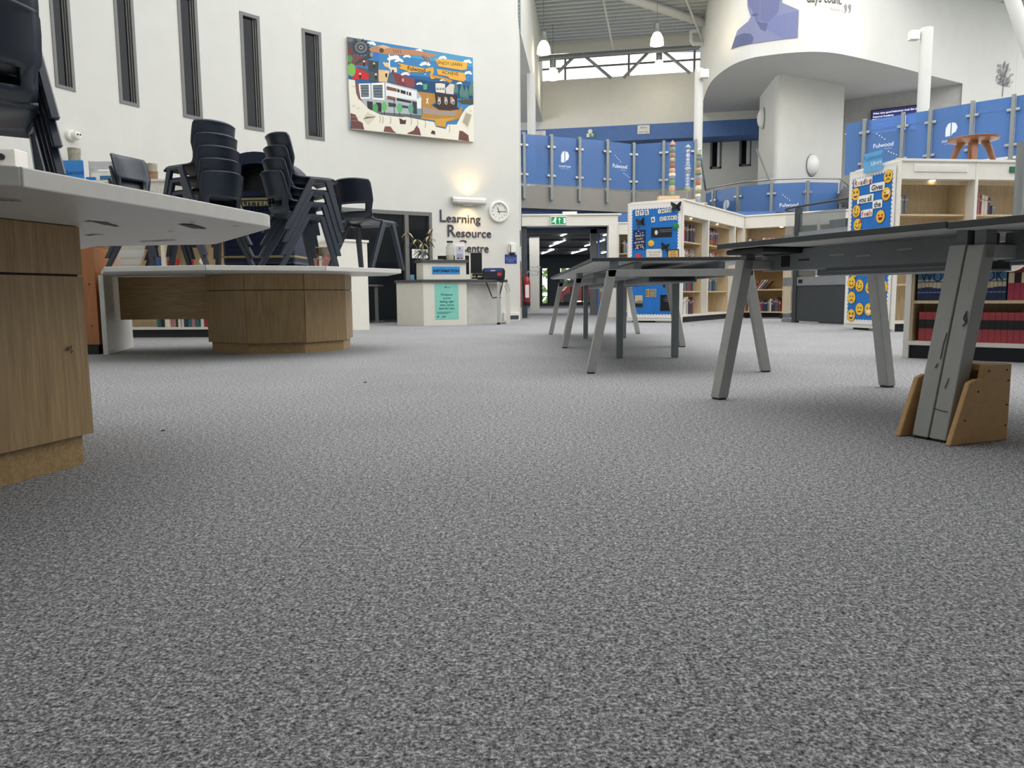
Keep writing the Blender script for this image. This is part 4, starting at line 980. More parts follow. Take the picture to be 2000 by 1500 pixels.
A=Art(plane_fn(Mq@Matrix.Translation((0,-.0065,0)))); cx=(a[0]+b[0])/2; A.text('Fulwood',cx,a[1]+.14,.105,'#3b7fb8','CENTER'); A.text('Library',cx+.07,a[1]+.075,.07,'#eef4fa','CENTER',.01); A.build('sign_lettering',sg)
# stool on the tall case
st=thing('turned_wood_stool','low round wooden stool with four splayed legs on the tall bookcase','stool',(5.95,10.15,2.12))
p=yy(1900,290,10.1); zs=yy(1900,270,10.1).z; WD=wood('reddish_turned_wood','#7d4f36','#a06e4c','X',5,.35)
MB().lathe([(.0,-.05),(.2,-.05),(.285,-.03),(.295,-.005),(.28,0),(0,0)],32,(p.x,p.y,zs)).build('seat',WD,st,smooth=40)
for k in range(4):
    a=PI/4+.35+k*PI/2; u=V((math.cos(a),math.sin(a),0)); P=[V((p.x,p.y,zs-.04))+u*.12,V((p.x,p.y,zs-.12))+u*.17,V((p.x,p.y,2.13))+u*.24]
    MB().tube(P,[.045,.042,.03],10).build('leg',WD,st,smooth=50)
# platform lift
lf=thing('platform_lift','dark grey platform lift with glazed gate and curved glass side','lift',(4.9,12.6,0))
ga=fl(1552,630); gb=fl(1652,634.5); Mg2=frame(ga,gb-ga); LG=(gb-ga).length; ZR=1.93
DG=mat('lift_dark_grey','#3c4144',.45)
MB(Mg2).box(-.04,.05,-.04,.05,0,ZR-.02).build('gate_post',DG,lf,bevel=.004)
MB(Mg2).box(.06,LG+.3,-.02,.02,.03,.62).build('gate_panel',DG,lf,bevel=.004); MB(Mg2).box(.06,LG+.3,-.03,.03,.62,.76).build('gate_rail',STEELD,lf)
SMK=see_through('lift_smoked_glass','#6f7a7c',.5,.06)
MB(Mg2).box(.06,LG-.1,-.004,.004,.78,1.42).build('gate_glass',SMK,lf); MB(Mg2).box(.06,LG+.3,-.03,.03,1.42,1.5).build('gate_rail',STEELD,lf); MB(Mg2).box(.06,LG-.1,-.004,.004,1.5,1.8).build('gate_glass',SMK,lf)
cv=[(-.04-.62*math.sin(a),.42-.42*math.cos(a)) for a in [PI/2*i/8 for i in range(9)]]
mb=MB(Mg2)
for (x0,y0),(x1,y1) in zip(cv[:-1],cv[1:]): mb.quad((x0,y0,.06),(x1,y1,.06),(x1,y1,1.82),(x0,y0,1.82))
mb.build('curved_glass',see_through('lift_clear_glass','#aab3b3',.3,.06),lf,smooth=True)
for z0,z1 in ((.0,.06),(.62,.76),(1.42,1.48)):
    mb=MB(Mg2)
    for (x0,y0),(x1,y1) in zip(cv[:-1],cv[1:]): mb.bar((x0,y0,(z0+z1)/2),(x1,y1,(z0+z1)/2),.03,z1-z0)
    mb.build('curved_rail',STEELD,lf)
mb=MB(Mg2); mb.tube([(x,y,ZR) for x,y in reversed(cv)]+[(.1,0,ZR),(LG+.3,0,ZR)],.018,8); mb.build('top_rail',DG,lf,smooth=True)
mb=MB(Mg2); mb.box(.1,.2,-.036,-.03,.66,.72); mb.build('gate_handle',BLACK,lf)
MB(Mg2).box(-.3,LG+.3,.9,.96,.05,1.75).build('rear_panel',DKGREY,lf); MB(Mg2).box(.35,LG+.2,.2,.85,.0,.06).build('platform',STEELD,lf)
MB(Mg2).box(.25,.62,.55,.75,.78,1.1).build('control_console',BLACK,lf,bevel=.03)
# book trolley
tr=thing('book_trolley','wooden book trolley on castors in front of the corner bookcase','trolley',(5.0,15.6,0))
ta=fl(1452,621); tb=V((5.32,15.1,0)); ta=V((4.72,15.72,0)); Mt=frame(ta,tb-ta); LT=(tb-ta).length
for x in (0,LT-.025): MB(Mt).box(x,x+.025,0,.3,.1,1.03).build('side_panel',OAKL,tr)
for z in (.14,.58,1.0): MB(Mt).box(.025,LT-.025,0,.3,z-.025,z).build('shelf',OAKL,tr)
MB(Mt).box(.025,LT-.025,.28,.295,.14,1.0).build('back_panel',OAKH,tr)
for x in (.05,LT-.05):
    for y in (.05,.25): MB(Mt@frame((x,y,.05),(1,0,0),(0,-1,0))).lathe([(.05,-.015),(.05,.015)],12).build('castor',BLACK,tr)
A=Art(plane_fn(Mt@Matrix.Translation((0,-.001,0)))); A.rect(.03,.955,LT-.03,1.0,'#a5323a'); A.text('BOOKS OF THE WEEK',LT/2,.965,.04,'#efe6e0','CENTER',.02); A.build('red_label_strip',tr)
fill(Mt,.06,LT-.1,.14,'bottom shelf of the trolley',41,['dark blue','red','white','teal','grey'],(.2,.28))
for k in range(5): put_book(Mt,.18+k*.06,.585,['red','pink','white','grey','brown'][k],.02,.15,.24,['red','pink','white','grey','brown'][k]+' book leaning on the middle trolley shelf','leaning books on the trolley',.75)
# ================================================================== RECEPTION DESK
I1=V((-1.998,13.469,0)); I2=V((-1.479,13.006,0)); I3=V((-.761,13.22,0)); I4=V((-.12,13.62,0))
rd=thing('reception_desk','white faceted reception desk with charcoal counter tops','desk',(-1.1,13.4,0))
DESKB=mat('warm_white_desk_panel','#dedbd0',.45,var=.02)
CNT=mat('charcoal_counter','#45484a',.45)
def panel(a,b,z0,z1,nm,m=DESKB,th=.03,par=None,off=0):
    M=frame(a,b-a); return MB(M).box(0,(b-a).length,off,off+th,z0,z1).build(nm,m,par or rd,bevel=.002)
ZC=.775; ZU=1.06
panel(I1,I2,0,ZC-.045,'side_panel'); panel(I2,I3,0,ZC-.045,'front_panel'); panel(I3,I4,.0,ZC-.06,'recessed_panel',mat('grey_white_panel','#c9c8c2',.5),.03,None,.12)
back=V((.12,.75,0))
MB().prism([tuple(q) for q in (V((-2.03,13.46)),V((-1.485,12.97)),V((-.74,13.18)),V((-.06,13.58)),V((-.2,14.3)),V((-1.0,14.1)),V((-1.9,14.2)))],ZC-.045,ZC).build('counter_top',CNT,rd,bevel=.003)
u1=V((-1.62,13.28,0)); u2=V((-1.475,13.02,0)); u3=V((-.765,13.235,0))
panel(u1,u2,ZC,ZU,'upper_side_panel'); panel(u2,u3,ZC,ZU,'upper_panel')
MB().prism([(-1.66,13.3),(-1.485,12.98),(-.73,13.2),(-.8,13.5),(-1.5,13.45)],ZU,ZU+.045).build('upper_top',CNT,rd,bevel=.003)
lg=fl(974,634); MB().box(lg.x-.025,lg.x+.025,lg.y,lg.y+.06,.03,ZC-.045).build('leg',STEEL,rd,bevel=.004); MB().box(lg.x-.03,lg.x+.03,lg.y-.01,lg.y+.07,0,.035).build('foot',BLACK,rd)
a=V((-.1,13.68,0)); MB().box(-.1,-.02,13.68,14.3,0,.72).build('end_panel',DESKB,rd); MB().box(-.75,-.2,14.25,14.28,ZC,ZC+.2).build('cream_upstand',mat('cream_upstand','#d9cfa9',.6),rd)
MI=frame(I2,I3-I2); MU=frame(u2,u3-u2)
a=planepx(MU,844,535.5); b=planepx(MU,898,521)
sgn=thing('information_sign','bright blue INFORMATION sign on the reception desk','sign',MU@V((a[0],-.01,a[1])))
MB(MU).box(a[0],b[0],-.006,-.001,a[1],b[1]).build('panel',mat('bright_blue_card','#2f8fd6',.5),sgn)
A=Art(plane_fn(MU@Matrix.Translation((0,-.0065,0)))); cx=(a[0]+b[0])/2; tw=max(v[0] for v in text2d('INFORMATION',1,'LEFT',.03)[0]); A.text('INFORMATION',cx,a[1]+.033,(b[0]-a[0])*.93/tw,'#141a22','CENTER',.03); A.build('sign_lettering',sgn)
a=planepx(MI,850,624); b=planepx(MI,895,553.5); w_,h_=b[0]-a[0],b[1]-a[1]
po=thing('wellbeing_poster','teal paper poster taped to the front of the reception desk','poster',MI@V((a[0],-.01,a[1])))
MB(MI).box(a[0],b[0],-.004,-.0015,a[1],b[1]).build('paper',mat('teal_paper','#83cdbd',.7,var=.04),po)
A=Art(plane_fn(MI@Matrix.Translation((0,-.0045,0)))); cx=(a[0]+b[0])/2
for i,s in enumerate(('Whatever',"you're",'feeling right',"now, we're",'here for you.')): A.text(s,cx,a[1]+h_*(.66-.095*i),h_*.085,'#1f5560','CENTER',.01)
A.oval(cx-.02,a[1]+h_*.9,.012,.012,'#1f5560'); A.rect(cx-.005,a[1]+h_*.885,cx+.06,a[1]+h_*.895,'#2b6a72')
for i in range(3): A.rect(a[0]+w_*.08,a[1]+h_*(.2-.02*i),a[0]+w_*(.75-.1*i),a[1]+h_*(.207-.02*i),'#3b7c80')
A.oval(a[0]+w_*.12,a[1]+h_*.08,.012,.015,'#1f4f74'); A.text('Kooth',a[0]+w_*.3,a[1]+h_*.06,h_*.04,'#1f4f74','LEFT') if False else A.rect(a[0]+w_*.3,a[1]+h_*.065,a[0]+w_*.45,a[1]+h_*.085,'#1f4f74')
A.build('poster_print',po)
# things on the reception desk
def on(px,Y): p=yy(px,500,Y); return V((p.x,p.y,0))
ZT2=ZU+.045
c=on(879,13.3); j=thing('glass_jar','tall clear glass jar with dark lid, yellow contents at the bottom','jar',(c.x,c.y,ZT2))
MB().lathe([(.066,0),(.07,.01),(.07,.21),(.045,.27),(.045,.30)],18,(c.x,c.y,ZT2)).build('glass',see_through('jar_glass','#c3c6bf',.45,.1),j,smooth=40); MB().lathe([(.055,.3),(.055,.325)],18,(c.x,c.y,ZT2)).build('lid',BLACK,j); MB().lathe([(.06,.008),(.06,.09)],16,(c.x,c.y,ZT2)).build('contents',mat('yellow_tokens','#d6c98a',.7,var=.3,scale=60),j)
c=on(898,13.28); bx=thing('collection_box','white gabled card box with a printed label','box',(c.x,c.y,ZT2))
MB().box(c.x-.085,c.x+.085,c.y,c.y+.12,ZT2,ZT2+.25).build('carton',WHITEP,bx,bevel=.003)
mb=MB(); mb.prism([(c.x-.085,0),(c.x+.085,0),(c.x+.075,.06),(c.x-.075,.06)],c.y+.02,c.y+.1); mb.v=[V((p.x,p.z,ZT2+.25+p.y)) for p in mb.v]; mb.build('gable',WHITEP,bx)
A=Art(plane_fn(frame((c.x,c.y-.0005,ZT2),(1,0,0)))); A.rect(-.065,.015,.065,.23,'#cfd0e2'); A.oval(0,.2,.012,.016,'#2d2d33'); A.text('Library',0,.16,.03,'#55555f','CENTER')
for i in range(5): A.rect(-.05,.1-.015*i,.05,.106-.015*i,'#8a8a9a')
A.rect(-.05,.02,.0,.035,'#34343c'); A.rect(.02,.02,.05,.035,'#55555f'); A.build('box_label',bx)
c=on(826,13.3); pv=thing('lily_vase','wilting lilies with drooping green leaves in a glass vase','plant',(c.x,c.y,ZT2))
MB().lathe([(.05,0),(.055,.02),(.045,.1),(.06,.17)],16,(c.x,c.y,ZT2)).build('vase',see_through('vase_glass','#cfd4d2',.35,.05),pv,smooth=40)
rn=random.Random(12); LEAF=mat('lily_leaf','#4a5a36',.5,var=.35,scale=20); PETAL=mat('faded_petal','#c9b08a',.7,var=.2)
def leaf(mb,p,d,l,w,droop):
    p=V(p); d=V(d).normalized(); s=d.cross(V((0,0,1)));
    if s.length<.01: s=V((1,0,0))
    s.normalize(); pts=[]
    for k in range(5):
        t=k/4; q=p+d*(l*t)+V((0,0,-droop*t*t)); ww=w*math.sin(PI*min(1,.12+t*.88))*.5; pts.append((q+s*ww,q-s*ww))
    vs=[x for a in pts for x in a]; mb.add(vs,[(2*k,2*k+1,2*k+3,2*k+2) for k in range(4)])
tips=[(822-26,455),(822-8,468),(822+16,462),(822+22,448),(822+4,476)]
for (tx,ty) in tips:
    e=yy(tx,ty,13.3); m=V((c.x+(e.x-c.x)*.4,c.y+.0,ZT2+.22)); MB().tube([(c.x,c.y,ZT2+.03),m,e],.006,6).build('stem',LEAF,pv)
    for k in range(13):
        t=rn.uniform(.2,.95); q=(V((c.x,c.y,ZT2+.1)).lerp(m,t) if t<.5 else m.lerp(e,(t-.4)/.6)); a=rn.uniform(0,6.28)
        mb=MB(); leaf(mb,q,(math.cos(a),math.sin(a)*.6,rn.uniform(-.2,.5)),rn.uniform(.12,.2),.035,rn.uniform(.05,.16)); mb.build('leaf',LEAF,pv,smooth=True)
    mb=MB()
    for k in range(5): a=k*1.26+rn.random(); leaf(mb,e,(math.cos(a),math.sin(a)*.7,.15),.12,.04,.12)
    mb.build('flower',PETAL,pv,smooth=True)
c=on(930,13.75); mo=thing('computer_monitor','black computer monitor seen from behind on the reception desk','monitor',(c.x,c.y,ZC))
MB().box(c.x-.1,c.x+.1,c.y,c.y+.03,ZC+.12,ZC+.48).build('display',BLACK,mo,bevel=.005); MB().box(c.x-.02,c.x+.02,c.y+.03,c.y+.05,ZC,ZC+.3).build('stand',BLACK,mo); MB().lathe([(.1,0),(.1,.012)],18,(c.x,c.y+.03,ZC)).build('base',BLACK,mo)
c=on(866,13.7); mo=thing('computer_monitor','low black monitor hidden behind the glass jar','monitor',(c.x,c.y,ZC))
MB().box(c.x-.1,c.x+.45,c.y,c.y+.03,ZC+.1,ZC+.43).build('display',BLACK,mo,bevel=.005); MB().lathe([(.1,0),(.1,.1)],18,(c.x,c.y+.05,ZC)).build('base',BLACK,mo)
c=on(932,13.62); tp=thing('desk_telephone','black desk telephone beside the equipment bag','telephone',(c.x,c.y,ZC))
MB().prism([(c.x-.1,13.6),(c.x+.09,13.6),(c.x+.09,13.78),(c.x-.1,13.78)],ZC,ZC+.05).build('base',BLACK,tp,bevel=.01); MB().tube([(c.x-.09,13.66,ZC+.08),(c.x-.05,13.66,ZC+.1),(c.x+.05,13.66,ZC+.1),(c.x+.08,13.66,ZC+.08)],.025,8).build('handset',BLACK,tp,smooth=True)
c=on(964,13.55); bg_=thing('equipment_bag','black and blue equipment bag with hanging strap on the reception desk','bag',(c.x,c.y,ZC))
mb=MB(); mb.prism([(c.x-.2,0),(c.x+.19,0),(c.x+.2,.16),(c.x+.17,.2),(c.x-.17,.2),(c.x-.2,.16)],c.y-.1,c.y+.1); mb.v=[V((p.x,p.z,ZC+p.y)) for p in mb.v]; mb.build('body',mat('black_nylon','#1d2028',.6),bg_,bevel=.02)
MB().box(c.x-.16,c.x+.15,c.y-.106,c.y-.09,ZC+.13,ZC+.195).build('blue_flap',mat('blue_nylon','#2f4378',.6),bg_,bevel=.004)
MB().box(c.x+.06,c.x+.14,c.y-.11,c.y-.1,ZC+.06,ZC+.12).build('red_tag',mat('red_tag','#c0303a',.5),bg_,bevel=.004)
A=Art(plane_fn(frame((c.x-.03,c.y-.107,ZC),(1,0,0)))); A.rect(-.02,.145,.06,.165,'#b8bccb'); A.build('tag_print',bg_)
for pts in ([(944,540),(950,552),(961,580)],[(984,538),(980,560),(975,580)],[(961,582),(968,581),(978,581)]):
    MB().tube([yy(x,y,13.44) for x,y in pts],.012,6).build('strap',BLACK,bg_)
MB().tube([yy(x,y,13.46) for x,y in ((988,548),(996,568),(992,572),(984,556))],.003,5).build('cord',BLACK,bg_)
for (px,Y,dx,l) in ((850,13.3,.12,'loose papers lying on the upper reception top'),(918,13.5,.1,'white papers lying beside the telephone')):
    c=on(px,Y); z=ZT2 if px==850 else ZC; t=thing('loose_papers',l,'papers',(c.x,c.y,z))
    for k in range(3): 
        mb=MB(frame((c.x+.01*k,c.y+.0,z+.001+.004*k),(1,.15*k-.1,0))); mb.box(-dx,dx,-.05,.06,0,.003); mb.build('sheet',WHITEP,t)
c=on(806,13.25); tag(MB().box(c.x-.05,c.x+.02,c.y,c.y+.01,ZC,ZC+.09).build('blue_leaflet',mat('pale_blue_leaflet','#6fa9c9',.6)),'small pale blue leaflet standing on the left counter','leaflet')
# ================================================================== ON THE CURVED WALL
FN=lambda u,v,w: wl(u,v,.004+w)
def wtext(name,s1,s2,x1,yb,x2,htpx,label_parent):
    """big initial then smaller letters, between picture columns x1 and x2, baseline row yb"""
    u0,z0=wallpx(x1,yb); u2,_=wallpx(x2,yb)
    mb=MB()
    def put(s,u,size,sx):
        vs,fs=text2d(s,size,'LEFT',.0)
        n=len(vs); P=[wl(u+a*sx,z0+b,.022) for a,b in vs]; mb.add(P,fs)
        Q=[wl(u+a*sx,z0+b,.0) for a,b in vs]
        # side walls on outline edges
        from collections import Counter
        ec=Counter(); 
        for f in fs:
            for i in range(len(f)): e=(f[i],f[(i+1)%len(f)]); ec[e]+=1
        for e in list(ec):
            if (e[1],e[0]) not in ec: mb.add([P[e[0]],Q[e[0]],Q[e[1]],P[e[1]]],[(0,1,2,3)])
        return max(a[0] for a in vs)*sx
    H=htpx*15.3/1500/.7
    w1=put(s1,u0,H,.92); rest=u2-u0-w1-.0; wr=max(a[0] for a in text2d(s2,1,'LEFT')[0]); sz=H*.68
    put(s2,u0+w1+.0,sz,rest/(wr*sz)); return mb.build(name,mat('dark_violet_letter','#3a3542',.5),label_parent)
u,z=wallpx(905,450); lt=thing('wall_lettering','raised dark Learning Resource Centre lettering on the curved wall','lettering',wl(u,1.0))
wtext('word_learning','L','earning',857,433,938,23,lt); wtext('word_resource','R','esource',872,462,959,23,lt); wtext('word_centre','C','entre',892,492,954,23,lt)
# sheet of paper on the dark glazing and a desk inside the dark office
ua_,za_=wallpx(806,504); ub_,zb_2=wallpx(837,487); t=thing('pasted_sheet','white paper sheet stuck to the dark glazing behind the lilies','sheet',wl(ua_,za_)); mb=MB(); mb.grid(lambda a,b: wl(ua_+(ub_-ua_)*a,za_+(zb_2-za_)*b,-.03),3,1); mb.build('paper',WHITEP,t)
q=wl(wallpx(752,560)[0],0,-.9); t=thing('office_table','grey legged table inside the dark glazed office','table',q)
MB().box(q.x-.5,q.x+.3,q.y-.3,q.y+.3,.7,.73).build('table_top',mat('office_table_top','#c9c5ba',.5),t)
for dx in (-.45,.25): MB().box(q.x+dx-.03,q.x+dx+.03,q.y-.25,q.y-.19,0,.7).build('leg',STEEL,t); MB().box(q.x+dx-.05,q.x+dx+.05,q.y-.3,q.y+.3,0,.03).build('foot',STEEL,t)
# wall clock
u,z=wallpx(973.5,413.5); Mk=frame(wl(u,z),wl(u+.1,z)-wl(u-.1,z),(wl(u,z,.1)-wl(u,z))); ck=thing('wall_clock','round white wall clock with its hands at about quarter past eleven','clock',wl(u,z))
rk=.212
MB(Mk).lathe([(rk,0),(rk,.03),(rk*.95,.055),(rk*.82,.06),(rk*.8,.03),(0,.03)],36).build('case',WHITEP,ck,smooth=35)
A=Art(lambda a,b,w: Mk@V((a,b,.0305+w))); A.oval(0,0,rk*.8,rk*.8,'#dfdfd8',36)
for k in range(12):
    a=PI/2-(k+1)*PI/6; s=str(k+1); A.text(s,rk*.64*math.cos(a),rk*.64*math.sin(a)-.014,.045,'#3a3a3a','CENTER')
A.build('dial',ck)
for ang,l,wd,nm in ((PI/2-math.radians(-22),rk*.42,.012,'hour_hand'),(PI/2-math.radians(88),rk*.66,.008,'minute_hand')):
    d=V((math.cos(ang),math.sin(ang),0)); MB(Mk).bar(d*-.03+V((0,0,.036)),d*l+V((0,0,.036)),wd,.003,(0,0,1)).build(nm,BLACK,ck)
# wall light
u,z=wallpx(912,393); u0,_=wallpx(880,391); u1,_=wallpx(946,395); wlm=thing('wall_light','long white curved wall light glowing above the lettering','lamp',wl(u,z-.1))
mb=MB()
prof=[(.02,.07),(.10,.06),(.13,.0),(.10,-.06),(.05,-.075)]
for (a,b) in zip(prof[:-1],prof[1:]): mb.grid(lambda s,t: wl(u0+(u1-u0)*s,z+a[1]+(b[1]-a[1])*t,a[0]+(b[0]-a[0])*t),6,1)
mb.build('cover',WHITEP,wlm,smooth=60,solid=.006)
for k in range(9):
    uu=u0+(u1-u0)*(k+.5)/9; mb=MB(); P=[wl(uu-.02,z-.075,.05),wl(uu+.02,z-.075,.05),wl(uu+.02,z-.075,.09),wl(uu-.02,z-.075,.09)]; mb.add(P,[(3,2,1,0)]); mb.build('louvre',CHROME,wlm)
MB(frame(wl(u,z,.02),wl(u1,z)-wl(u0,z))).box(-.1,.1,-.05,0,-.09,.03).build('bracket',WHITEP,wlm)
for s in (-1,1): lamp('wall_light_glow','SPOT',wl(u+.0,z+s*.13,.16),11,(1,.62,.2),.12,wl(u,z+s*1.0,.05),150)
# painting
pu0,pz0=wallpx(681,253); pu1,pz1=wallpx(924,277.5); zbP=(pz0+pz1)/2
pA=wl(pu0,zbP,.05); pB=wl(pu1,zbP,.05); MP=frame(pA,pB-pA); PW=(pB-pA).length; PH=planepx(MP,678,71.7)[1]
mu=thing('mural_canvas','large painted school mural canvas with banners, buildings and torn plaster edge','painting',pA)
MB(MP).box(0,PW,0,.035,0,PH).build('canvas',mat('canvas_edge','#d9d9d2',.8),mu)
A=Art(plane_fn(MP@Matrix.Translation((0,-.0005,0))),.00003)
def pm(x,y):
    t=(x-130)/1588.; top=78+252*t; bot=1258+157*t; return (t*PW,(1-(y-top)/(bot-top))*PH)
def clip_rect(poly):
    for ax_,lim,sg in ((0,0,1),(0,PW,-1),(1,0,1),(1,PH,-1)):
        out=[]
        for i in range(len(poly)):
            a,b=poly[i],poly[(i+1)%len(poly)]; da=(a[ax_]-lim)*sg; db=(b[ax_]-lim)*sg
            if da>=0: out.append(a)
            if (da>=0)!=(db>=0): t=da/(da-db); out.append((a[0]+(b[0]-a[0])*t,a[1]+(b[1]-a[1])*t))
        poly=out
        if len(poly)<3: return []
    return poly
def P_(pts,col):
    q=clip_rect([pm(*q) for q in pts])
    if q: A.poly(q,col)
def R_(x0,y0,x1,y1,col): P_([(x0,y0),(x1,y0),(x1,y1),(x0,y1)],col)
def O_(x,y,rx,ry,col,n=14): P_([(x+rx*math.cos(2*PI*k/n),y+ry*math.sin(2*PI*k/n)) for k in range(n)],col)
def L_(pts,w,col): A.line([pm(*q) for q in pts],w*PW/1588,col)
A.rect(0,0,PW,PH,'#3f7fb2'); P_([(120,480),(1716,640),(1716,860),(120,820)],'#2c5f93'); P_([(900,600),(1716,700),(1716,860),(900,800)],'#234a70')
P_([(900,90+130),(1716,325),(1716,450),(900,330)],'#4f96bf')
def cloud(x,y,s):
    for dx,dy,r in ((-1,.2,.5),(-.4,-.1,.7),(.3,-.2,.75),(.9,.2,.5)): O_(x+dx*s,y+dy*s,r*s,r*s*.6,'#e6e9e8',10)
for q in ((410,160,45),(690,340,60),(750,370,40),(850,315,35),(1000,245,40),(1080,410,50),(825,540,40),(1310,330,40),(1640,380,45),(1650,525,40),(1530,655,28),(1310,615,30),(1000,665,30)): cloud(*q)
P_([(385,210),(500,180),(560,175),(640,205),(980,240),(1130,270),(1260,300),(1120,330),(980,300),(600,295),(400,262)],'#b5835f'); P_([(480,185),(560,172),(650,205),(560,225)],'#d1ab84')
L_([(1060,300),(1130,350),(1145,400)],16,'#9a6f55'); L_([(1040,305),(1090,360),(1110,400)],14,'#7d5a48'); O_(535,245,28,32,'#5a4334'); 
for k in range(4): L_([(680+k*28,230),(690+k*28,280)],7,'#5b4234')
P_([(122,85),(330,120),(420,290),(380,300),(190,300),(122,250)],'#4a4d52'); 
for r,c in ((95,'#3a3c40'),(75,'#6d7075'),(50,'#44474b'),(28,'#8a8d90'),(12,'#2d2f33')): O_(290,210,r,r,c,20)
for k in range(14): L_([(290+92*math.cos(k*.45),210+92*math.sin(k*.45)),(290+112*math.cos(k*.45),210+112*math.sin(k*.45))],14,'#3a3c40')
O_(165,115,35,30,'#6a6d70'); O_(270,110,28,24,'#6a6d70')
P_([(125,215),(185,225),(190,450),(125,430)],'#6d3f3f'); P_([(190,300),(370,330),(370,440),(190,440)],'#73484a'); P_([(370,370),(495,385),(490,520),(370,510)],'#3f4448'); P_([(370,515),(490,530),(490,650),(375,640)],'#4c5256')
P_([(230,470),(370,540),(370,625),(170,615)],'#c22f33'); P_([(230,455),(365,480),(365,540),(240,470)],'#54585c'); P_([(205,410),(405,275),(430,330),(225,430)],'#3d4146'); O_(412,300,18,30,'#8d9194')
O_(155,360,30,50,'#4f8f4a'); O_(170,500,48,85,'#79b25c'); 
R_(440,270,500,385,'#3b6fb5'); R_(620,295,634,480,'#e9e9e4'); P_([(540,395),(620,400),(620,460),(575,455)],'#dcc092'); P_([(490,490),(630,500),(590,650),(490,645)],'#d9b98a'); P_([(635,455),(715,460),(720,520),(640,520)],'#e3d2ac'); P_([(655,515),(600,630),(720,690),(690,590)],'#566068')
for q in ((320,405),(440,430),(268,565),(458,570),(585,540),(905,650),(668,495)): O_(q[0],q[1]+18,13,32,'#2b2d30'); O_(q[0],q[1]-18,13,13,'#d9c76a' if q[0]==440 else '#e0cdb2')
P_([(655,515),(770,555),(830,700),(720,680)],'#7a3b41'); P_([(770,560),(940,605),(930,720),(830,700)],'#87464c'); R_(780,600,800,640,'#ccaaaa')
# building
P_([(250,680),(580,650),(960,740),(1020,830),(1020,1090),(280,1040),(250,860)],'#a9b1b5'); P_([(248,675),(385,668),(385,862),(260,868)],'#e9ebea'); P_([(268,690),(368,685),(368,842),(275,846)],'#56626a'); P_([(403,665),(555,655),(555,880),(408,872)],'#e9ebea'); P_([(418,690),(535,684),(535,855),(420,850)],'#56626a')
for k in range(4): L_([(270,715+36*k),(368,712+36*k)],6,'#8a959b'); L_([(420,715+38*k),(535,712+38*k)],6,'#8a959b')
P_([(575,660),(960,760),(960,860),(1020,840),(1015,985),(960,980),(960,880),(575,830)],'#dfe2e1'); P_([(585,700),(710,730),(710,772),(585,748)],'#7a5548'); P_([(715,732),(890,780),(890,825),(715,775)],'#2c2f33'); P_([(590,822),(690,845),(690,890),(590,868)],'#7a5548'); P_([(705,850),(890,890),(890,918),(705,885)],'#2c2f33')
for x in (745,820,850): R_(x,740,x+12,810,'#d5d8d8')
P_([(340,895),(410,905),(410,1015),(345,1010)],'#35393d'); P_([(450,912),(515,918),(515,1035),(455,1030)],'#2a2d31'); P_([(600,908),(695,925),(695,970),(600,965)],'#3c4449'); P_([(735,935),(850,955),(850,985),(735,975)],'#3c4449'); P_([(900,890),(960,900),(960,1060),(905,1050)],'#3a3f42'); P_([(960,990),(1020,985),(1020,1060),(960,1060)],'#6f94a3')
P_([(280,1025),(1030,1070),(1030,1120),(400,1090)],'#5d666c')
for x,y,c in ((440,985,'#5b9a5f'),(548,965,'#6ab06a'),(740,980,'#5fb074'),(880,990,'#5f9c8a')): L_([(x,y+30),(x,y+105)],10,'#4a3a2e'); O_(x,y,34,62,c)
L_([(672,870),(672,1080)],8,'#2a2c2f')
# sand and ruin
P_([(965,765),(1200,790),(1200,900),(1140,940),(1250,1000),(1520,1000),(1560,930),(1560,1060),(1500,1120),(1340,1160),(1330,1230),(1200,1210),(1190,1140),(1000,1120),(1030,1060),(1020,830)],'#b08240'); P_([(1030,960),(1250,1010),(1500,1020),(1450,1080),(1040,1050)],'#9c9088'); P_([(1000,1100),(1190,1120),(1480,1100),(1340,1150),(1330,1220),(1200,1200),(1190,1140)],'#c99b45')
P_([(1190,780),(1500,820),(1490,960),(1520,990),(1400,1010),(1240,1000),(1165,935),(1215,920)],'#3b302c'); 
for x in (1235,1320,1400): P_([(x,830),(x+38,838),(x+38,920),(x,915)],'#a88f86')
for x in (1250,1345,1440): O_(x,895,18,38,'#c9cac8'); O_(x,905,9,20,'#2a2626')
P_([(1205,660),(1270,635),(1335,665),(1330,785),(1210,770)],'#d9d5cc'); P_([(1340,720),(1400,660),(1460,670),(1445,800),(1345,790)],'#cfcac0'); P_([(1200,660),(1270,630),(1340,668),(1270,655)],'#5a3236')
for k in range(3): R_(1218+k*38,715,1246+k*38,745,'#8b8f90')
for x,y,s in ((1480,730,60),(1560,770,75),(1620,790,70),(1690,740,80)): P_([(x,y-s*1.6),(x+s*.5,y),(x+s*.35,y+s),(x-s*.35,y+s),(x-s*.5,y)],'#557d76'); L_([(x,y+s*.6),(x,y+s*1.4)],7,'#3a3a34')
P_([(1500,880),(1600,870),(1716,860),(1716,930),(1560,920)],'#4a4a3c'); L_([(1085,850),(1095,890),(1078,920)],9,'#ece8dc'); L_([(1110,845),(1095,890),(1110,925)],9,'#ece8dc')
P_([(1042,672),(1100,665),(1095,735),(1050,745)],'#4fa07a'); O_(870,510,24,24,'#c99ab0',5); O_(1075,540,18,20,'#7fa6d9',5)
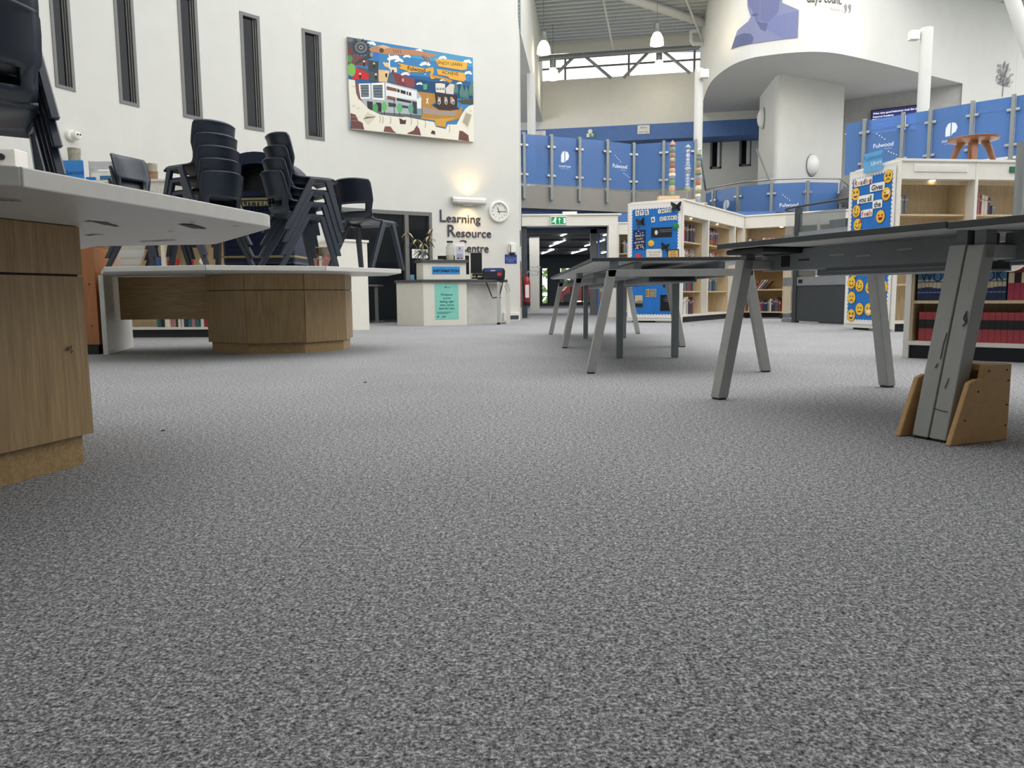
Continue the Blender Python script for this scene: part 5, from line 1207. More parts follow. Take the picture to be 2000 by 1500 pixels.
# banners
P_([(725,400),(860,430),(1080,470),(1180,450),(1190,500),(1170,560),(1200,600),(1150,605),(1135,560),(1150,500),(1060,520),(880,515),(740,470),(770,440)],'#d9a441'); P_([(1150,560),(1210,560),(1340,590),(1440,625),(1400,655),(1310,605),(1190,590)],'#c98f33')
P_([(1205,345),(1400,350),(1640,395),(1630,480),(1560,490),(1250,440)],'#e0ad4b'); P_([(1225,475),(1600,525),(1620,610),(1580,635),(1400,600),(1370,570),(1240,545)],'#dca745')
A.text('Fulwood',pm(965,505)[0],pm(965,505)[1],PH*.066,'#2a2420','CENTER',.02,.02); A.text('ENJOY LEARN',pm(1405,425)[0],pm(1405,425)[1],PH*.05,'#2d2620','CENTER',.005,.05,1.05); A.text('ACHIEVE',pm(1405,548)[0],pm(1405,548)[1],PH*.056,'#2d2620','CENTER',.005,.03,1.0)
# torn plaster edge and bricks
P_([(128,620),(205,630),(215,800),(290,920),(360,1000),(500,1070),(620,1085),(760,1100),(820,1095),(1000,1130),(1180,1160),(1200,1220),(1330,1250),(1360,1190),(1480,1190),(1540,1080),(1600,990),(1650,950),(1716,930),(1720,1415),(140,1258)],'#e3dfd0')
P_([(205,640),(240,660),(265,860),(300,920),(240,870),(215,800)],'#7b5650')
P_([(140,1055),(200,1075),(230,1150),(280,1180),(300,1270),(140,1255)],'#6d4845'); P_([(550,1220),(620,1222),(650,1270),(690,1310),(530,1290)],'#7a504b'); P_([(820,1310),(910,1270),(950,1205),(985,1250),(1005,1335),(850,1320)],'#6d4845'); P_([(1500,1390),(1515,1270),(1560,1275),(1640,1330),(1648,1410)],'#6d4845'); P_([(1130,1310),(1150,1265),(1190,1280),(1190,1325)],'#4a3a36')
P_([(730,1110),(790,1140),(820,1130),(810,1190),(740,1190)],'#4a3a38'); P_([(1540,1170),(1600,1010),(1705,1050),(1640,1260)],'#d8d3c2'); P_([(1560,1160),(1610,1040),(1685,1065),(1630,1220)],'#a6a08a'); P_([(280,1130),(340,1040),(450,1090),(350,1210)],'#cfc8b8')
for k in range(6): L_([(300+k*20,1130-k*5),(340+k*18,1100)],9,'#6b5a52')
for x,y in ((490,1080),(525,1090),(620,1095),(880,1105),(1060,1140),(960,1130),(1380,1200)): L_([(x,y),(x+8,y+45),(x-4,y+95)],5,'#4c3f39')
for x,y in ((180,950),(230,980),(190,700),(1670,1000)): L_([(x-20,y),(x,y+25),(x+20,y-5)],4,'#8f8578')
for y in (1100,1150): L_([(150,y),(250,y+10)],3,'#b9a79a')
A.build('painted_scene',mu)
# dispenser, notice, switches, vent, extinguisher
u,z=wallpx(999,486); Md=frame(wl(u,z),wl(u+.05,z)-wl(u-.05,z)); t=thing('soap_dispenser','white hand gel dispenser on the wall end','dispenser',wl(u,z))
MB(Md).box(-.065,.065,-.1,-.002,-.08,.11).build('body',WHITEP,t,bevel=.015); MB(Md).box(-.06,-.045,-.104,-.1,-.09,.07).build('drip_arm',BLACK,t); MB(Md).box(-.06,.05,-.09,-.02,-.115,-.08).build('nozzle',BLACK,t,bevel=.006)
u,z=wallpx(997.5,506); Md=frame(wl(u,z,.002),wl(u+.05,z)-wl(u-.05,z)); t=thing('blue_notice','small dark blue notice below the gel dispenser','notice',wl(u,z))
MB(Md).box(-.125,.125,-.006,0,-.09,.09).build('plate',mat('navy_notice','#26408c',.4),t)
A=Art(plane_fn(Md@Matrix.Translation((0,-.0065,0)))); 
for i,s in enumerate(('Please use','hand sanitiser when','entering the library','Thank you')): A.text(s,0,.05-.036*i,.026,'#c9d2ec','CENTER')
A.build('notice_print',t)
def retx(px,y,d=.0):
    f=(px-1013)/9.; q=c0.lerp(c1,.15+.5*f); return q
Mr=frame(c0,c1-c0)
for (x,z0,z1,l) in ((.3,1.5,1.82,'tall grey intercom panel on the wall end'),(.3,1.02,1.2,'small grey switch plate on the wall end')):
    t=thing('wall_switch',l,'switch',Mr@V((x,0,z0))); MB(Mr).box(x-.06,x+.06,-.02,-.001,z0,z1).build('plate',GREYFR,t,bevel=.003); MB(Mr).box(x-.03,x+.03,-.024,-.02,z0+.05,z1-.05).build('rocker',BLACK,t)
u,z=wallpx(997,617); Mv=frame(wl(u,0,.0),wl(u+.05,0)-wl(u-.05,0)); t=thing('floor_trunking','white boxed trunking with dark grille at the wall foot','trunking',wl(u,0))
MB(Mv).box(-.16,.17,-.1,0,0,.16).build('box',WHITEP,t,bevel=.004); MB(Mv).box(-.13,.14,-.104,-.1,.02,.1).build('grille',DKGREY,t)
ex=thing('fire_extinguisher','red fire extinguisher with white label on a red backboard','extinguisher',Mr@V((.75,-.1,.2)))
MB(Mr).box(.42,.5,-.02,-.001,.25,1.05).build('backboard',mat('red_backboard','#a8262e',.5),ex)
cc_=Mr@V((.75,-.12,0)); RED=mat('extinguisher_red','#95222a',.3)
MB().lathe([(.075,.30),(.078,.42),(.078,.78),(.06,.86),(.025,.9),(.025,.95)],20,(cc_.x,cc_.y,0)).build('cylinder',RED,ex,smooth=40); MB().lathe([(.079,.28),(.079,.36)],20,(cc_.x,cc_.y,0)).build('base_ring',BLACK,ex); MB().tube([(cc_.x,cc_.y,.93),(cc_.x+.03,cc_.y-.05,.99),(cc_.x+.09,cc_.y-.06,1.0)],.012,6).build('handle',CHROME,ex); MB().tube([(cc_.x,cc_.y,.93),(cc_.x-.08,cc_.y-.05,.9),(cc_.x-.07,cc_.y-.07,.6),(cc_.x-.05,cc_.y-.07,.4)],.012,6).build('hose',BLACK,ex)
MB().box(cc_.x-.03,cc_.x+.05,cc_.y-.081,cc_.y-.07,.45,.72).build('label',WHITEP,ex)
# security camera, pots and signs on the left bookcase
u,z=wallpx(137,265); Mk2=frame(wl(u,z),wl(u+.1,z)-wl(u-.1,z),wl(u,z,.1)-wl(u,z)); t=thing('security_camera','white dome security camera on the curved wall','camera',wl(u,z))
MB(Mk2).lathe([(.075,0),(.075,.03),(.06,.05)],20).build('base',WHITEP,t,smooth=40); MB(Mk2@Matrix.Translation((.03,0,.07))).lathe([(.0,-.06),(.045,-.045),(.06,0),(.045,.045),(0,.06)],16).build('dome',WHITEP,t,smooth=True)
for s in (-.015,.02): MB(Mk2@Matrix.Translation((.03+s,.01,.128))).lathe([(.011,-.02),(.011,.004)],10).build('lens',BLACK,t)
def trunkpot(px,y0,y1,Y,l,w):
    p=yy(px,y1,Y); z1=yy(px,y0,Y).z; z0=1.98; h=z1-z0; t=thing('ceramic_pot',l,'pot',(p.x,p.y,z0)); r=w/2
    MB().lathe([(r*.9,0),(r*1.02,h*.08),(r*.92,h*.3),(r,h*.5),(r*1.05,h*.56)],16,(p.x,p.y,z0)).build('bark_base',mat('brown_bark_glaze','#8a6a50',.7,var=.35,scale=25,bump=1,bscale=40),t,smooth=50)
    MB().lathe([(r*.95,h*.56),(r*.9,h*.7),(r*.98,h),(r*.8,h),(r*.8,h*.6)],16,(p.x,p.y,z0)).build('grey_rim',mat('grey_lichen_glaze','#9b9686',.8,var=.25,scale=25,bump=1,bscale=40),t,smooth=50)
trunkpot(147,290,330,10.15,'brown and grey bark like ceramic pot behind the small blue sign',.16); trunkpot(299,320,357,10.1,'bark like ceramic pot with a dark hollow on the white ledge',.13)
p=yy(139,330,9.95); t=thing('table_sign','small blue sign on the bookcase behind the nearest desk','sign',(p.x,p.y,1.98)); a=yy(119,345,9.95); b=yy(161,313,9.95)
MB().box(a.x,b.x,9.95,9.97,1.98,b.z).build('panel',mat('bright_blue_sign','#2f86d2',.4),t); A=Art(plane_fn(frame((a.x,9.949,0),(1,0,0)))); A.text('Fulwood',(b.x-a.x)/2,yy(139,343,9.95).z+.01,.085,'#1b4f93','CENTER',.01); A.build('sign_lettering',t)
MB().box(b.x+.02,b.x+.14,9.96,9.98,1.98,2.03).build('blue_trim',PAPERB,t)
a=yy(175,352,10.0); b=yy(221,314,10.0); t=thing('magazine_rack','grey tilting magazine display rack on the bookcase','rack',(a.x,10.0,1.98))
MB().box(a.x,a.x+.015,10.0,10.2,1.98,b.z).build('side',STEEL,t); MB().box(b.x-.015,b.x,10.0,10.2,1.98,b.z).build('side',STEEL,t)
zm=(b.z+1.98)/2+.03
for (z0,z1,m) in ((zm,b.z,mat('grey_rack_flap','#b9bcbc',.5)),(1.985,zm-.02,WHITEP)):
    mb=MB(frame((a.x+.015,10.0,z0),(1,0,0),(0,.25,1))); mb.box(0,b.x-a.x-.03,0,.012,0,(z1-z0)); mb.build('flap',m,t)
MB().box(a.x+.14,a.x+.32,9.985,9.995,1.985,2.05).build('blue_magazine',mat('blue_magazine','#2f6a94',.5),t)
a=yy(2,325,7.5); t=thing('control_box','white box with a round dark knob behind the nearest chairs','box',(a.x,7.5,0)); MB().box(a.x-.5,a.x+.14,7.5,7.7,0,yy(2,290,7.5).z).build('case',WHITEP,t,bevel=.01); q=yy(2,306,7.49); MB(frame((q.x,7.5,q.z),(1,0,0),(0,-1,0))).lathe([(.03,0),(.03,.02)],14).build('knob',BLACK,t)
# small things on the shelf seen between the chair legs
def small(px,l,c,r,h,nm,cat):
    p=yy(px,515,9.9); t=tag(MB().lathe([(r*.8,0),(r,h*.9),(r,h),(r*.85,h),(r*.75,.01)],14,(p.x,p.y,.9)).build(nm,mat(nm+'_'+c[1:],c,.5),smooth=40),l,cat); return p
p=small(311,'blue pot of white paper flowers on the shelf behind the chair legs','#2b5fa8',.06,.1,'flower_pot','pot')
p=small(324,'small blue tub beside the paper flowers','#27448f',.045,.09,'blue_tub','tub')
p=small(342,'small red tub on the shelf behind the chair legs','#a52a36',.05,.1,'red_tub','tub')
p=small(371,'rounded red tub farther right on the shelf','#b52a30',.05,.08,'round_tub','tub')
p=yy(396,515,9.85); tag(MB(frame((p.x,p.y,.96),(1,0,0),(0,-1,0))).lathe([(.04,0),(.04,.01)],18).build('white_disc',WHITEP),'white round label standing on the shelf edge','label')
t=thing('leaflet_holder','clear acrylic leaflet holder at the left end of the far desk','holder',(-3.6,7.3,ZD))
for (z,dy,h) in ((ZD+.01,0,.12),(ZD+.08,.06,.14),(ZD+.15,.12,.15)):
    mb=MB(frame((-3.72,7.25+dy,z),(1,0,0),(0,.35,1))); mb.box(0,.24,0,.004,0,h); mb.build('pocket',see_through('acrylic','#dfe5e6',.3,.05),t)
MB().box(-3.74,-3.46,7.2,7.5,ZD,ZD+.012).build('base',see_through('acrylic','#dfe5e6',.3,.05),t)
# ================================================================== LITTER BIN
bc=V((-2.38,7.66,0)); B0=ZD; BT=yy(500,297,7.4).z; Hb=BT-B0
lb=thing('litter_bin','dark blue cast litter bin with gold bands and a domed hood','bin',(bc.x,bc.y,B0))
BINB=mat('bin_navy_gloss','#18233c',.3,var=.06); GOLD=mat('bin_gold_band','#a8986a',.4,.4)
fdv=V((-.05,-1,0)).normalized(); Mb=frame((bc.x,bc.y,B0),(1,-.05,0)); s=.36
MB(Mb).box(-s,s,-.3,.3,0,.06).build('base',BLACK,lb,bevel=.01); bd_=MB(Mb).box(-s*.96,s*.96,-.29,.29,.06,Hb*.63).build('body',BINB,lb,bevel=.03)
for z in (.13,Hb*.6): MB(Mb).box(-s*.98,s*.98,-.298,.298,z,z+.02).build('gold_band',GOLD,lb)
for x0,x1 in ((-.3,-.03),(.03,.3)):
    for k in (0,.04): MB(Mb).box(x0+k,x1-k,-.298-k*.15,-.288,.2+k,Hb*.5-k).build('raised_panel',BINB,lb,bevel=.006)
for k in range(20): MB(Mb).box(-.33+k*.0337,-.31+k*.0337,-.3,-.288,Hb*.515,Hb*.54).build('dentil',BINB,lb)
MB(Mb).box(-.27,.27,-.301,-.288,Hb*.545,Hb*.595).build('name_plate',mat('bin_plate','#4a4a40',.4,.4),lb)
A=Art(plane_fn(Mb@Matrix.Translation((0,-.3015,0)))); A.text('LITTER',0,Hb*.553,.055,'#c9bd92','CENTER',.0,0,1.5); A.build('plate_lettering',lb)
# hood: arch with mouth
z0=Hb*.63; hh=Hb-z0; n=16; mb=MB(Mb)
arc=[(s*math.cos(PI-PI*k/n),z0+hh*(math.sin(PI*k/n)**.6)) for k in range(n+1)]
arc=[(-s,z0)]+arc[1:-1]+[(s,z0)]
mo_=[(s*.68*math.cos(PI-PI*k/n),z0+.05+hh*.62*(math.sin(PI*k/n)**.55)) for k in range(n+1)]
for k in range(n):
    mb.add([(arc[k][0],-.29,arc[k][1]),(arc[k+1][0],-.29,arc[k+1][1]),(mo_[k+1][0],-.29,mo_[k+1][1]),(mo_[k][0],-.29,mo_[k][1])],[(0,1,2,3)])
    mb.add([(arc[k][0],-.29,arc[k][1]),(arc[k+1][0],-.29,arc[k+1][1]),(arc[k+1][0],.29,arc[k+1][1]),(arc[k][0],.29,arc[k][1])],[(0,1,2,3)])
    mb.add([(mo_[k][0],-.29,mo_[k][1]),(mo_[k+1][0],-.29,mo_[k+1][1]),(mo_[k+1][0],-.1,mo_[k+1][1]),(mo_[k][0],-.1,mo_[k][1])],[(0,1,2,3)])
mb.add([(arc[0][0],-.29,arc[0][1]),(mo_[0][0],-.29,mo_[0][1]),(mo_[-1][0],-.29,mo_[-1][1]),(arc[-1][0],-.29,arc[-1][1])],[(0,1,2,3)])
mb.add([(x,.29,z) for x,z in arc],[tuple(range(n+1))])
mb.build('hood',BINB,lb,smooth=35)
MB(Mb).add([(x,-.1,z) for x,z in mo_],[tuple(range(n+1))]).build('mouth',BLACK,lb)
# ================================================================== PORTAL LINTEL
pt=thing('portal_frame','white portal with exit sign above the doors, joined to the shelving','portal',(1.3,17.0,0))
xl=yy(1019,430,16.95).x; xr=yy(1207,430,16.95).x; zt_=yy(1100,421,16.95).z; zb_=yy(1100,441,16.95).z
MB().box(xl,xr,16.95,17.25,zb_,zt_).build('lintel',CASEW,pt,bevel=.004); MB().box(xl,xr+.07,16.92,17.28,zt_,zt_+.035).build('cap',CASEW,pt,bevel=.006)
a=yy(1188,600,16.95).x; b=yy(1204,600,16.95).x; MB().box(a,b,16.95,17.25,0,zb_).build('pillar',CASEW,pt,bevel=.004)
MB().box(xl,yy(1030,600,16.95).x,17.05,17.2,0,zb_).build('dark_jamb',DKGREY,pt)
a=yy(1099,421,17).x; b=yy(1127,421,17).x; MB().box(a,b,17.0,17.15,zt_+.035,zt_+.09).build('cover_box',WHITEP,pt)
a=yy(1075,440,16.9); b=yy(1107,422,16.9); es=thing('exit_sign','green and white running man exit sign on the portal lintel','sign',(a.x,16.9,a.z))
MB().box(a.x,b.x,16.88,16.945,a.z,b.z).build('case',WHITEP,es,bevel=.006)
A=Art(plane_fn(frame((a.x,16.8795,a.z),(1,0,0)))); W_=b.x-a.x; H_=b.z-a.z
EXM=attr_mat('lit_sign_print',.5,.25)
A.rect(W_*.05,H_*.1,W_*.95,H_*.9,'#1f8a55'); A.rect(W_*.8,H_*.2,W_*.92,H_*.78,'#dfeee4'); A.rect(W_*.535,H_*.18,W_*.565,H_*.7,'#e9f5ee'); A.poly([(W_*.48,H_*.58),(W_*.55,H_*.82),(W_*.62,H_*.58)],'#e9f5ee')
A.oval(W_*.31,H_*.75,.02,.025,'#e9f5ee',10); A.line([(W_*.3,H_*.65),(W_*.25,H_*.45),(W_*.32,H_*.3),(W_*.3,H_*.15)],.022,'#e9f5ee'); A.line([(W_*.25,H_*.45),(W_*.16,H_*.35),(W_*.1,H_*.38)],.02,'#e9f5ee'); A.line([(W_*.16,H_*.55),(W_*.28,H_*.62),(W_*.36,H_*.5)],.016,'#e9f5ee')
A.build('sign_face',es,EXM)
# ================================================================== GALLERY BALUSTRADES
def balustrade(label,P,posts,zb,zt,zpost,rail=.22,th=.012,logos=(),handrail=None):
    t=thing('glass_balustrade',label,'balustrade',(P[0].x,P[0].y,zb))
    for i,(q,on_) in enumerate(zip(P,posts)):
        if not on_: continue
        d=(P[min(i+1,len(P)-1)]-P[max(i-1,0)]).normalized(); n=V((d.y,-d.x,0)); M=frame(q+n*.05,d)
        MB(M).box(-.035,.035,-.03,.03,zpost,zt+.03).build('post',RAILP,t,bevel=.004)
        for z in (zb+.2,zt-.25):
            MB(M).box(-.11,.11,-.01,.05,z-.025,z+.025).build('clamp',CHROME,t,bevel=.005)
    for i in range(len(P)-1):
        a,b=P[i],P[i+1]; d=(b-a); L=d.length; M=frame(a,d); g=.035
        o=MB(M).box(g,L-g,-th/2,th/2,zb,zt).build('glass_panel',BLUEGL,t)
        for (k,kind) in logos:
            if k!=i: continue
            A=Art(plane_fn(M@Matrix.Translation((L/2,-th/2-.001,(zb+zt)/2)))); W='#dfe7f2'; s=min(1,L/1.1)
            if kind=='F':
                A.text('Fulwood',0,-.05,.17*s,W,'CENTER',.012); A.rect(.02,-.1,.25*s,-.09,'#a9bfe0')
                for k2 in range(4): A.oval(-.2*s+.055*k2,.24-.045*k2,.013,.013,W,8); A.oval(.16*s+.055*k2,-.16-.03*k2,.013,.013,W,8)
            else:
                A.poly([(-.01,-.02),(-.01,.24),(-.06,.22),(-.1,.14),(-.1,-.02)],W); A.poly([(.01,.24),(.08,.22),(.12,.14),(.09,.05),(.03,.02),(.01,-.02)],W); A.text('DUNSTONE',0,-.13,.085*s,W,'CENTER',.012); A.rect(-.16*s,-.17,.16*s,-.163,'#a9bfe0')
            A.build('panel_logo',o)
    hr=[q+V((0,0,handrail if handrail else zt-rail)) for q in P]
    off=[]
    for i,q in enumerate(hr):
        d=(P[min(i+1,len(P)-1)]-P[max(i-1,0)]).normalized(); off.append(q+V((-d.y,d.x,0))*(.06 if not handrail else 0))
    MB().tube(off,.022,10).build('handrail',CHROME,t,smooth=True)
    return t
GP=[V((yyp.x,yyp.y,0)) for yyp in [zz(x,y,4.15) for x,y in ((962,255),(1021,261.5),(1075,266),(1130,271),(1184,275.5),(1237,282),(1297,278),(1359,275))]]
balustrade('blue glass gallery balustrade with steel posts above the portal',GP,(0,1,1,1,1,1,1,1),3.05,4.15,2.7,logos=((2,'D'),(4,'F')))
balustrade('blue glass balustrade of the right gallery below the wall screen',[V((p.x,p.y,0)) for p in GR],(0,1,1,1,1,1,0),3.05,4.15,2.9,logos=((1,'F'),(3,'D')))
LP=[V((p.x,p.y,0)) for p in smooth_path(LN)][::4]
lpx=[zz(x,y,3.3) for x,y in ((1378,371),(1396,365),(1444,356.5),(1508,350.5),(1577,347.7),(1640,349),(1665,368))]
balustrade('curved blue glass stair landing balustrade with a round steel handrail',[V((p.x,p.y,0)) for p in lpx],(0,1,1,1,1,1,0),2.15,3.2,1.9,logos=((1,'D'),(3,'F')),handrail=3.3)
for a,b,l in (((1366,291,17.9),(1378,371,19.5),'sloping steel handrail from the upper gallery down to the landing'),((1478,292,20.2),(1502,352,19.3),'short sloping steel handrail beside the stair core')):
    tag(MB().tube([yy(*a),yy(*b)],.022,8).build('stair_handrail',CHROME,smooth=True),l,'handrail')
# hanging signs in the gallery
def wsign(name,label,x0,y0,x1,y1,Y,txt,col='#e8e6de',tc='#8c8c88',sz=.4):
    a=yy(x0,y1,Y); b=yy(x1,y0,Y); t=thing(name,label,'sign',(a.x,Y,a.z)); MB().box(a.x,b.x,Y,Y+.02,a.z,b.z).build('panel',mat('sign_'+col[1:],col,.6),t)
    A=Art(plane_fn(frame((a.x,Y-.0005,a.z),(1,0,0)))); h=(b.z-a.z)/len(txt)
    for i,s in enumerate(txt): A.text(s,(b.x-a.x)/2,(b.z-a.z)-h*(i+.75),h*sz*1.3,tc,'CENTER',.02)
    A.build('sign_lettering',t)
MBK=frame(V((bL.x,bL.y,0)),bd)@Matrix.Translation((0,-.03,0))
def bsign(label,x0,y0,x1,y1,txt):
    a=planepx(MBK,x0,y1); b=planepx(MBK,x1,y0); t=thing('gallery_sign',label,'sign',MBK@V((a[0],0,a[1]))); MB(MBK).box(a[0],b[0],-.01,.008,a[1],b[1]).build('panel',mat('sign_e8e6de','#e8e6de',.6),t)
    A=Art(plane_fn(MBK@Matrix.Translation((a[0],-.0105,a[1])))); h=(b[1]-a[1])/len(txt)
    for i,q in enumerate(txt): A.text(q,(b[0]-a[0])/2,(b[1]-a[1])-h*(i+.75),h*.5,'#8c8c88','CENTER',.02)
    A.build('sign_lettering',t)
bsign('white MATHS one way sign on the blue gallery band',1245,244,1269,262,('MATHS','ONE WAY')); bsign('small white sign at the left end of the blue gallery band',1046,255,1066,266,('ART &','MUSIC'))
wsign('toilet_sign','small white toilets sign on the blue wall above the portal lintel',1143,408.5,1168,417,19.175,('TOILETS',))
a=planepx(MBK,1145,269); b=planepx(MBK,1162,260); t=thing('fire_exit_sign','small green running man sign with a round sensor in the gallery','sign',MBK@V((a[0],0,a[1]))); MB(MBK).box(a[0],b[0],-.02,.008,a[1],b[1]).build('panel',mat('sign_green','#4f8f76',.5),t)
A=Art(plane_fn(MBK@Matrix.Translation((a[0],-.0205,a[1])))); A.rect(.01,.01,.1,.12,'#e4ece6'); A.poly([(.14,.07),(.19,.12),(.24,.07)],'#e4ece6'); A.rect(.18,.02,.2,.08,'#e4ece6'); A.build('sign_face',t)
q=planepx(MBK,1153,257); MB(MBK@frame((q[0],.005,q[1]),(1,0,0),(0,-1,0))).lathe([(.07,0),(.07,.03),(.03,.04)],16).build('sensor',WHITEP,t)
# ================================================================== PENDANTS
GLOW=mat('lit_bell_glass','#fff1c4',.4,emit=1.9)
for (px,py,Y,l) in ((1062,105,20.6,'left lit bell pendant lamp hanging under the ribbed roof'),(1283,88,20.8,'right lit bell pendant lamp hanging under the ribbed roof'),(1080,155,23.0,'lower left pendant lamp glowing in front of the clerestory'),(1287,140,23.0,'lower right pendant lamp glowing in front of the clerestory')):
    p=yy(px,py,Y); t=thing('pendant_lamp',l,'lamp',p); r=.175
    MB().lathe([(r,0),(r*1.0,.03),(r*.92,.16),(r*.6,.28),(r*.4,.31)],20,(p.x,p.y,p.z)).build('shade',GLOW,t,smooth=50); MB().lathe([(.075,.31),(.09,.33),(.09,.52),(.05,.56)],16,(p.x,p.y,p.z)).build('gear_housing',RAILP,t,smooth=40); MB().tube([(p.x,p.y,p.z+.55),(p.x,p.y,ZT)],.008,5).build('cord',RAILP,t)
    lamp('pendant_glow','POINT',(p.x,p.y,p.z-.12),7,(1,.88,.68),.12)
# ================================================================== ON THE DRUM AND CORE
def drum_art(name,label,cat,fn):
    t=thing(name,label,cat,D[8]); A=Art(lambda s,z,w: dr(s,z,.014+w),.00006); fn(A); A.build('print',t); return t
def dq(pts): return [drumpx(x,max(y,-40)) for x,y in pts]
def dense(A,pts,col,keep=False):
    # split into vertical slices so the print follows the curve
    q=dq(pts); ss=[p[0] for p in q]; s0,s1=min(ss),max(ss); n=30
    def clip(poly,x,keepless):
        out=[]
        for i in range(len(poly)):
            a,b=poly[i],poly[(i+1)%len(poly)]; ia=(a[0]<=x)==keepless; ib=(b[0]<=x)==keepless
            if ia: out.append(a)
            if ia!=ib: t=(x-a[0])/(b[0]-a[0]); out.append((x,a[1]+(b[1]-a[1])*t))
        return out
    A.up(); tris=tessellate_polygon([[V((p[0],p[1],0)) for p in q]])
    for k in range(n):
        a=s0+(s1-s0)*k/n; b=s0+(s1-s0)*(k+1)/n
        for tr3 in tris:
            c=clip(clip([q[i] for i in tr3],a,False),b,True)
            if len(c)>2:
                ar2=sum(c[i][0]*c[(i+1)%len(c)][1]-c[(i+1)%len(c)][0]*c[i][1] for i in range(len(c)))
                if abs(ar2)<1e-7: continue
                if ar2<0: c=c[::-1]
                A.mb.add([A.fn(p[0],p[1],A.w) for p in c],[tuple(range(len(c)))],col)
def bust(A):
    dense(A,[(1429,97),(1441,60),(1462,42),(1467,33),(1461,15),(1459,-25),(1526,-25),(1528,6),(1560,20),(1558,74),(1528,77),(1480,84)],'#7f84a4')
    dense(A,[(1429,97),(1437,72),(1452,65),(1467,66),(1472,74),(1470,85)],'#5d6488'); dense(A,[(1500,60),(1490,40),(1520,30),(1559,22),(1558,74),(1530,76)],'#737ba3')
    dense(A,[(1461,10),(1470,20),(1476,40),(1500,44),(1520,25),(1526,-20),(1461,-25)],'#6b7096'); dense(A,[(1476,40),(1486,58),(1496,62),(1500,46),(1488,44)],'#5d6388'); dense(A,[(1468,30),(1474,26),(1482,29),(1474,33)],'#565b80')
drum_art('wall_portrait','slate blue printed bust portrait of a bare shouldered man on the drum','wall print',bust)
def quotation(A):
    s0,z0=drumpx(1575,5); s1,_=drumpx(1643,12); vs,_f=text2d('days count.',1,'LEFT'); wv=max(v[0] for v in vs); sz=.33; A.text('days count.',s0,z0,sz,'#4a4a4c','LEFT',.006,0,(s1-s0)/(wv*sz))
    s,z=drumpx(1621,20); s2,_=drumpx(1646,20); vs,_f=text2d('Muhammad Ali',1,'LEFT'); wv=max(v[0] for v in vs); A.text('Muhammad Ali',s,z,.09,'#a59a96','LEFT',0,0,(s2-s)/(wv*.09))
    for px in (1651,1659):
        s,z=drumpx(px,13); A.oval(s,z,.045,.05,'#8d8694',14); A.poly([(s+.045,z),(s+.04,z-.09),(s-.03,z-.16),(s-.035,z-.14),(s+.0,z-.08),(s-.01,z-.03)],'#8d8694')
drum_art('wall_quotation','printed quotation with violet closing marks on the drum','wall print',quotation)
def tree(A):
    s,z=drumpx(1957,189); rn=random.Random(4); g='#77777a'; h=.95
    A.line([(s,z),(s+.01,z+.25),(s-.02,z+.45)],.035,g)
    for k in range(70):
        a=rn.uniform(-2.2,2.2); rr=math.sqrt(rn.random()); x=s+.5*rr*math.sin(a*1.4); y=z+.3+.6*rn.random(); wv=max(.05,1-abs((y-z-.55)/.42)**2); x=s+(x-s)*wv
        A.line([(s+(x-s)*.3,z+.28+(y-z-.3)*.45),(x,y)],.008,g); A.oval(x,y,.022,.018,g,7); A.oval(x+.03,y+.03,.016,.02,g,7)
drum_art('tree_decal','grey leafy tree decal on the white wall above the right gallery','wall print',tree)
# oval wall lights on the core
for (px,py,Y,rx,rz,l) in ((1492,231,20.0,.16,.27,'oval white wall light high on the left face of the stair core'),(1585,323,18.95,.2,.27,'oval white wall light low on the front of the stair core')):
    p=yy(px,py,Y); 
    if px==1492: 
        d=ray(px,py); e=core_b-core_a; den=d.x*e.y-d.y*e.x; t_=(core_a.x*e.y-core_a.y*e.x)/den; p=CAM+d*t_; nrm=V((e.y,-e.x,0)).normalized(); nrm=nrm if nrm.dot(-ray(px,py))>0 else -nrm
    else:
        d=ray(px,py); e=core_c-core_b; den=d.x*e.y-d.y*e.x; t_=(core_b.x*e.y-core_b.y*e.x)/den; p=CAM+d*t_; nrm=V((e.y,-e.x,0)).normalized(); nrm=nrm if nrm.dot(-ray(px,py))>0 else -nrm
    M=frame(p,V((0,0,1)).cross(nrm),nrm); t=thing('oval_wall_light',l,'lamp',p)
    MB(M).lathe([(1.05,0),(1.05,.03)],28,sx=rx,sy=rz).build('back_plate',RAILP,t); MB(M).lathe([(1,.03),(.95,.08),(.7,.14),(.35,.17),(0,.18)],28,sx=rx,sy=rz).build('diffuser',WHITEP,t,smooth=True)
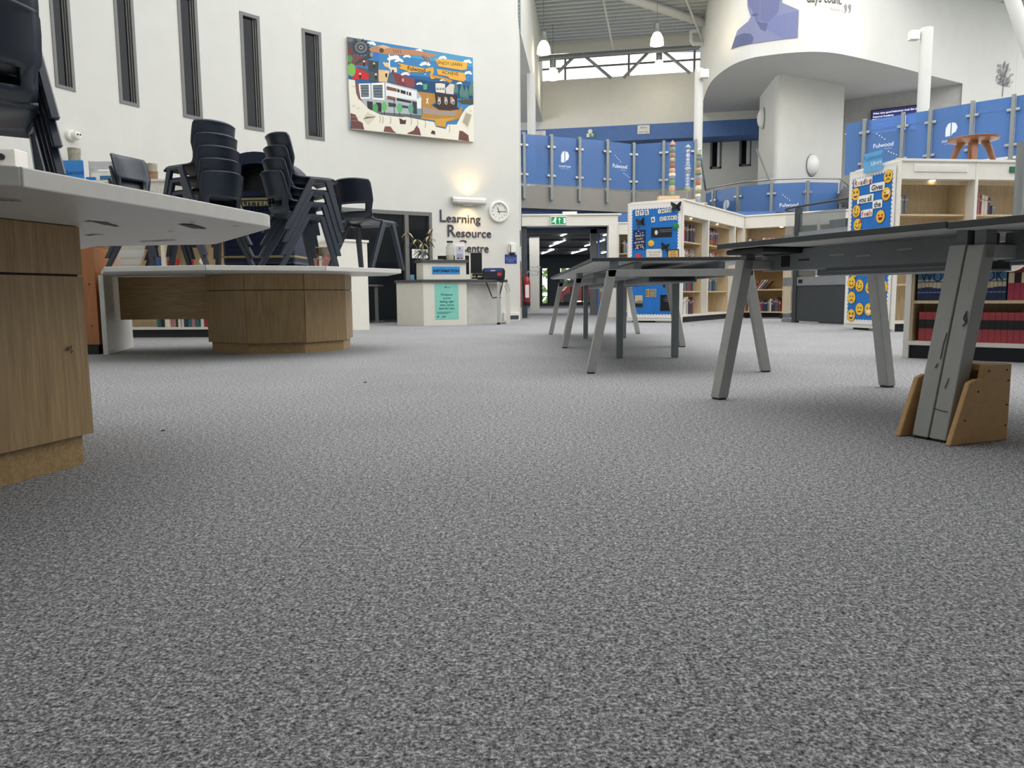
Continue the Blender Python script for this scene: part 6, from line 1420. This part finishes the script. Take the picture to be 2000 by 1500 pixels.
# screen in the recess
Mr2=frame(V((r1.x,r1.y,0)),V((r2.x-r1.x,r2.y-r1.y,0))); a=planepx(Mr2,1703,262); b=planepx(Mr2,1793,203)
a2=planepx(Mr2,1703,219); tv=thing('wall_screen','lit wall screen behind the right gallery glass with a dark title bar','screen',Mr2@V((a[0],-.1,a[1])))
za=a[1]; zb3=a2[1]; MB(Mr2).box(a[0]-.03,b[0]+.03,-.1,-.03,za-.03,zb3+.03).build('bezel',BLACK,tv)
A=Art(plane_fn(Mr2@Matrix.Translation((0,-.1005,0)))); Wt=b[0]-a[0]; Ht=zb3-za
A.rect(a[0],za,b[0],zb3,'#dfe2fb'); A.rect(a[0],zb3-Ht*.36,b[0],zb3,'#2b2d58'); A.text('What does good behaviour look like at',a[0]+Wt*.02,zb3-Ht*.16,Ht*.115,'#eef0ff','LEFT',.01); A.text('Fulwood Academy',a[0]+Wt*.02,zb3-Ht*.31,Ht*.115,'#eef0ff','LEFT',.01)
for i in range(4): A.rect(a[0]+Wt*.05,za+Ht*(.1+.12*i),a[0]+Wt*.6,za+Ht*(.14+.12*i),'#8088b4')
A.build('display',tv,attr_mat('screen_glow',.4,.9))
# column head light boxes and the warm uplight they give
for (px,py,Y,l) in ((1375,145,18.9,'small white light box at the head of the drum column'),(1785,70,17.35,'small white light box beside the right gallery column')):
    p=yy(px,py,Y); t=thing('column_light',l,'lamp',p); MB().box(p.x-.1,p.x+.1,p.y-.08,p.y+.08,p.z-.09,p.z+.09).build('case',WHITEP,t,bevel=.01); MB().box(p.x-.08,p.x+.08,p.y-.06,p.y+.06,p.z+.09,p.z+.1).build('lens',LEDC,t)
p=yy(1375,140,18.9); lamp('column_uplight','SPOT',(p.x-.1,p.y-.2,p.z+.15),45,(1,.80,.5),.3,yy(1392,20,19.3),110)
p=yy(1785,64,17.35); lamp('column_uplight','SPOT',(p.x-.2,p.y-.3,p.z+.15),60,(1,.82,.55),.3,dr(drumpx(1610,70)[0],drumpx(1610,70)[1]),110)
lamp('upper_wall_wash','SPOT',uA+V((.45,.3,.25)),14,(1,.8,.5),.1,uA+V((.12,1.2,2.2)),70)
# litter on the carpet
DB=mat('dark_fluff','#2a2a2c',.9)
for (x,y,s,l) in ((713,748,.008,'tiny dark fluff on the carpet in front of the far desk'),(318,843,.006,'tiny dark speck on the carpet near the nearest desk'),(1352,636,.02,'tiny dark speck on the carpet beside the story bookcase')):
    p=fl(x,y); mb=MB(); 
    for k in range(4): mb.bar((p.x-s+s*k*.4,p.y,.003),(p.x+s*.4*k,p.y+.004*(k-2),.006),.003,.003)
    tag(mb.build('carpet_fluff',DB),l,'fluff')
p=fl(784,753); tag(MB(frame((p.x,p.y,.001),(1,.1,0))).box(-.018,.018,-.002,.002,0,.002).build('paper_scrap',WHITEP),'tiny white paper scrap on the carpet in front of the far desk','scrap')
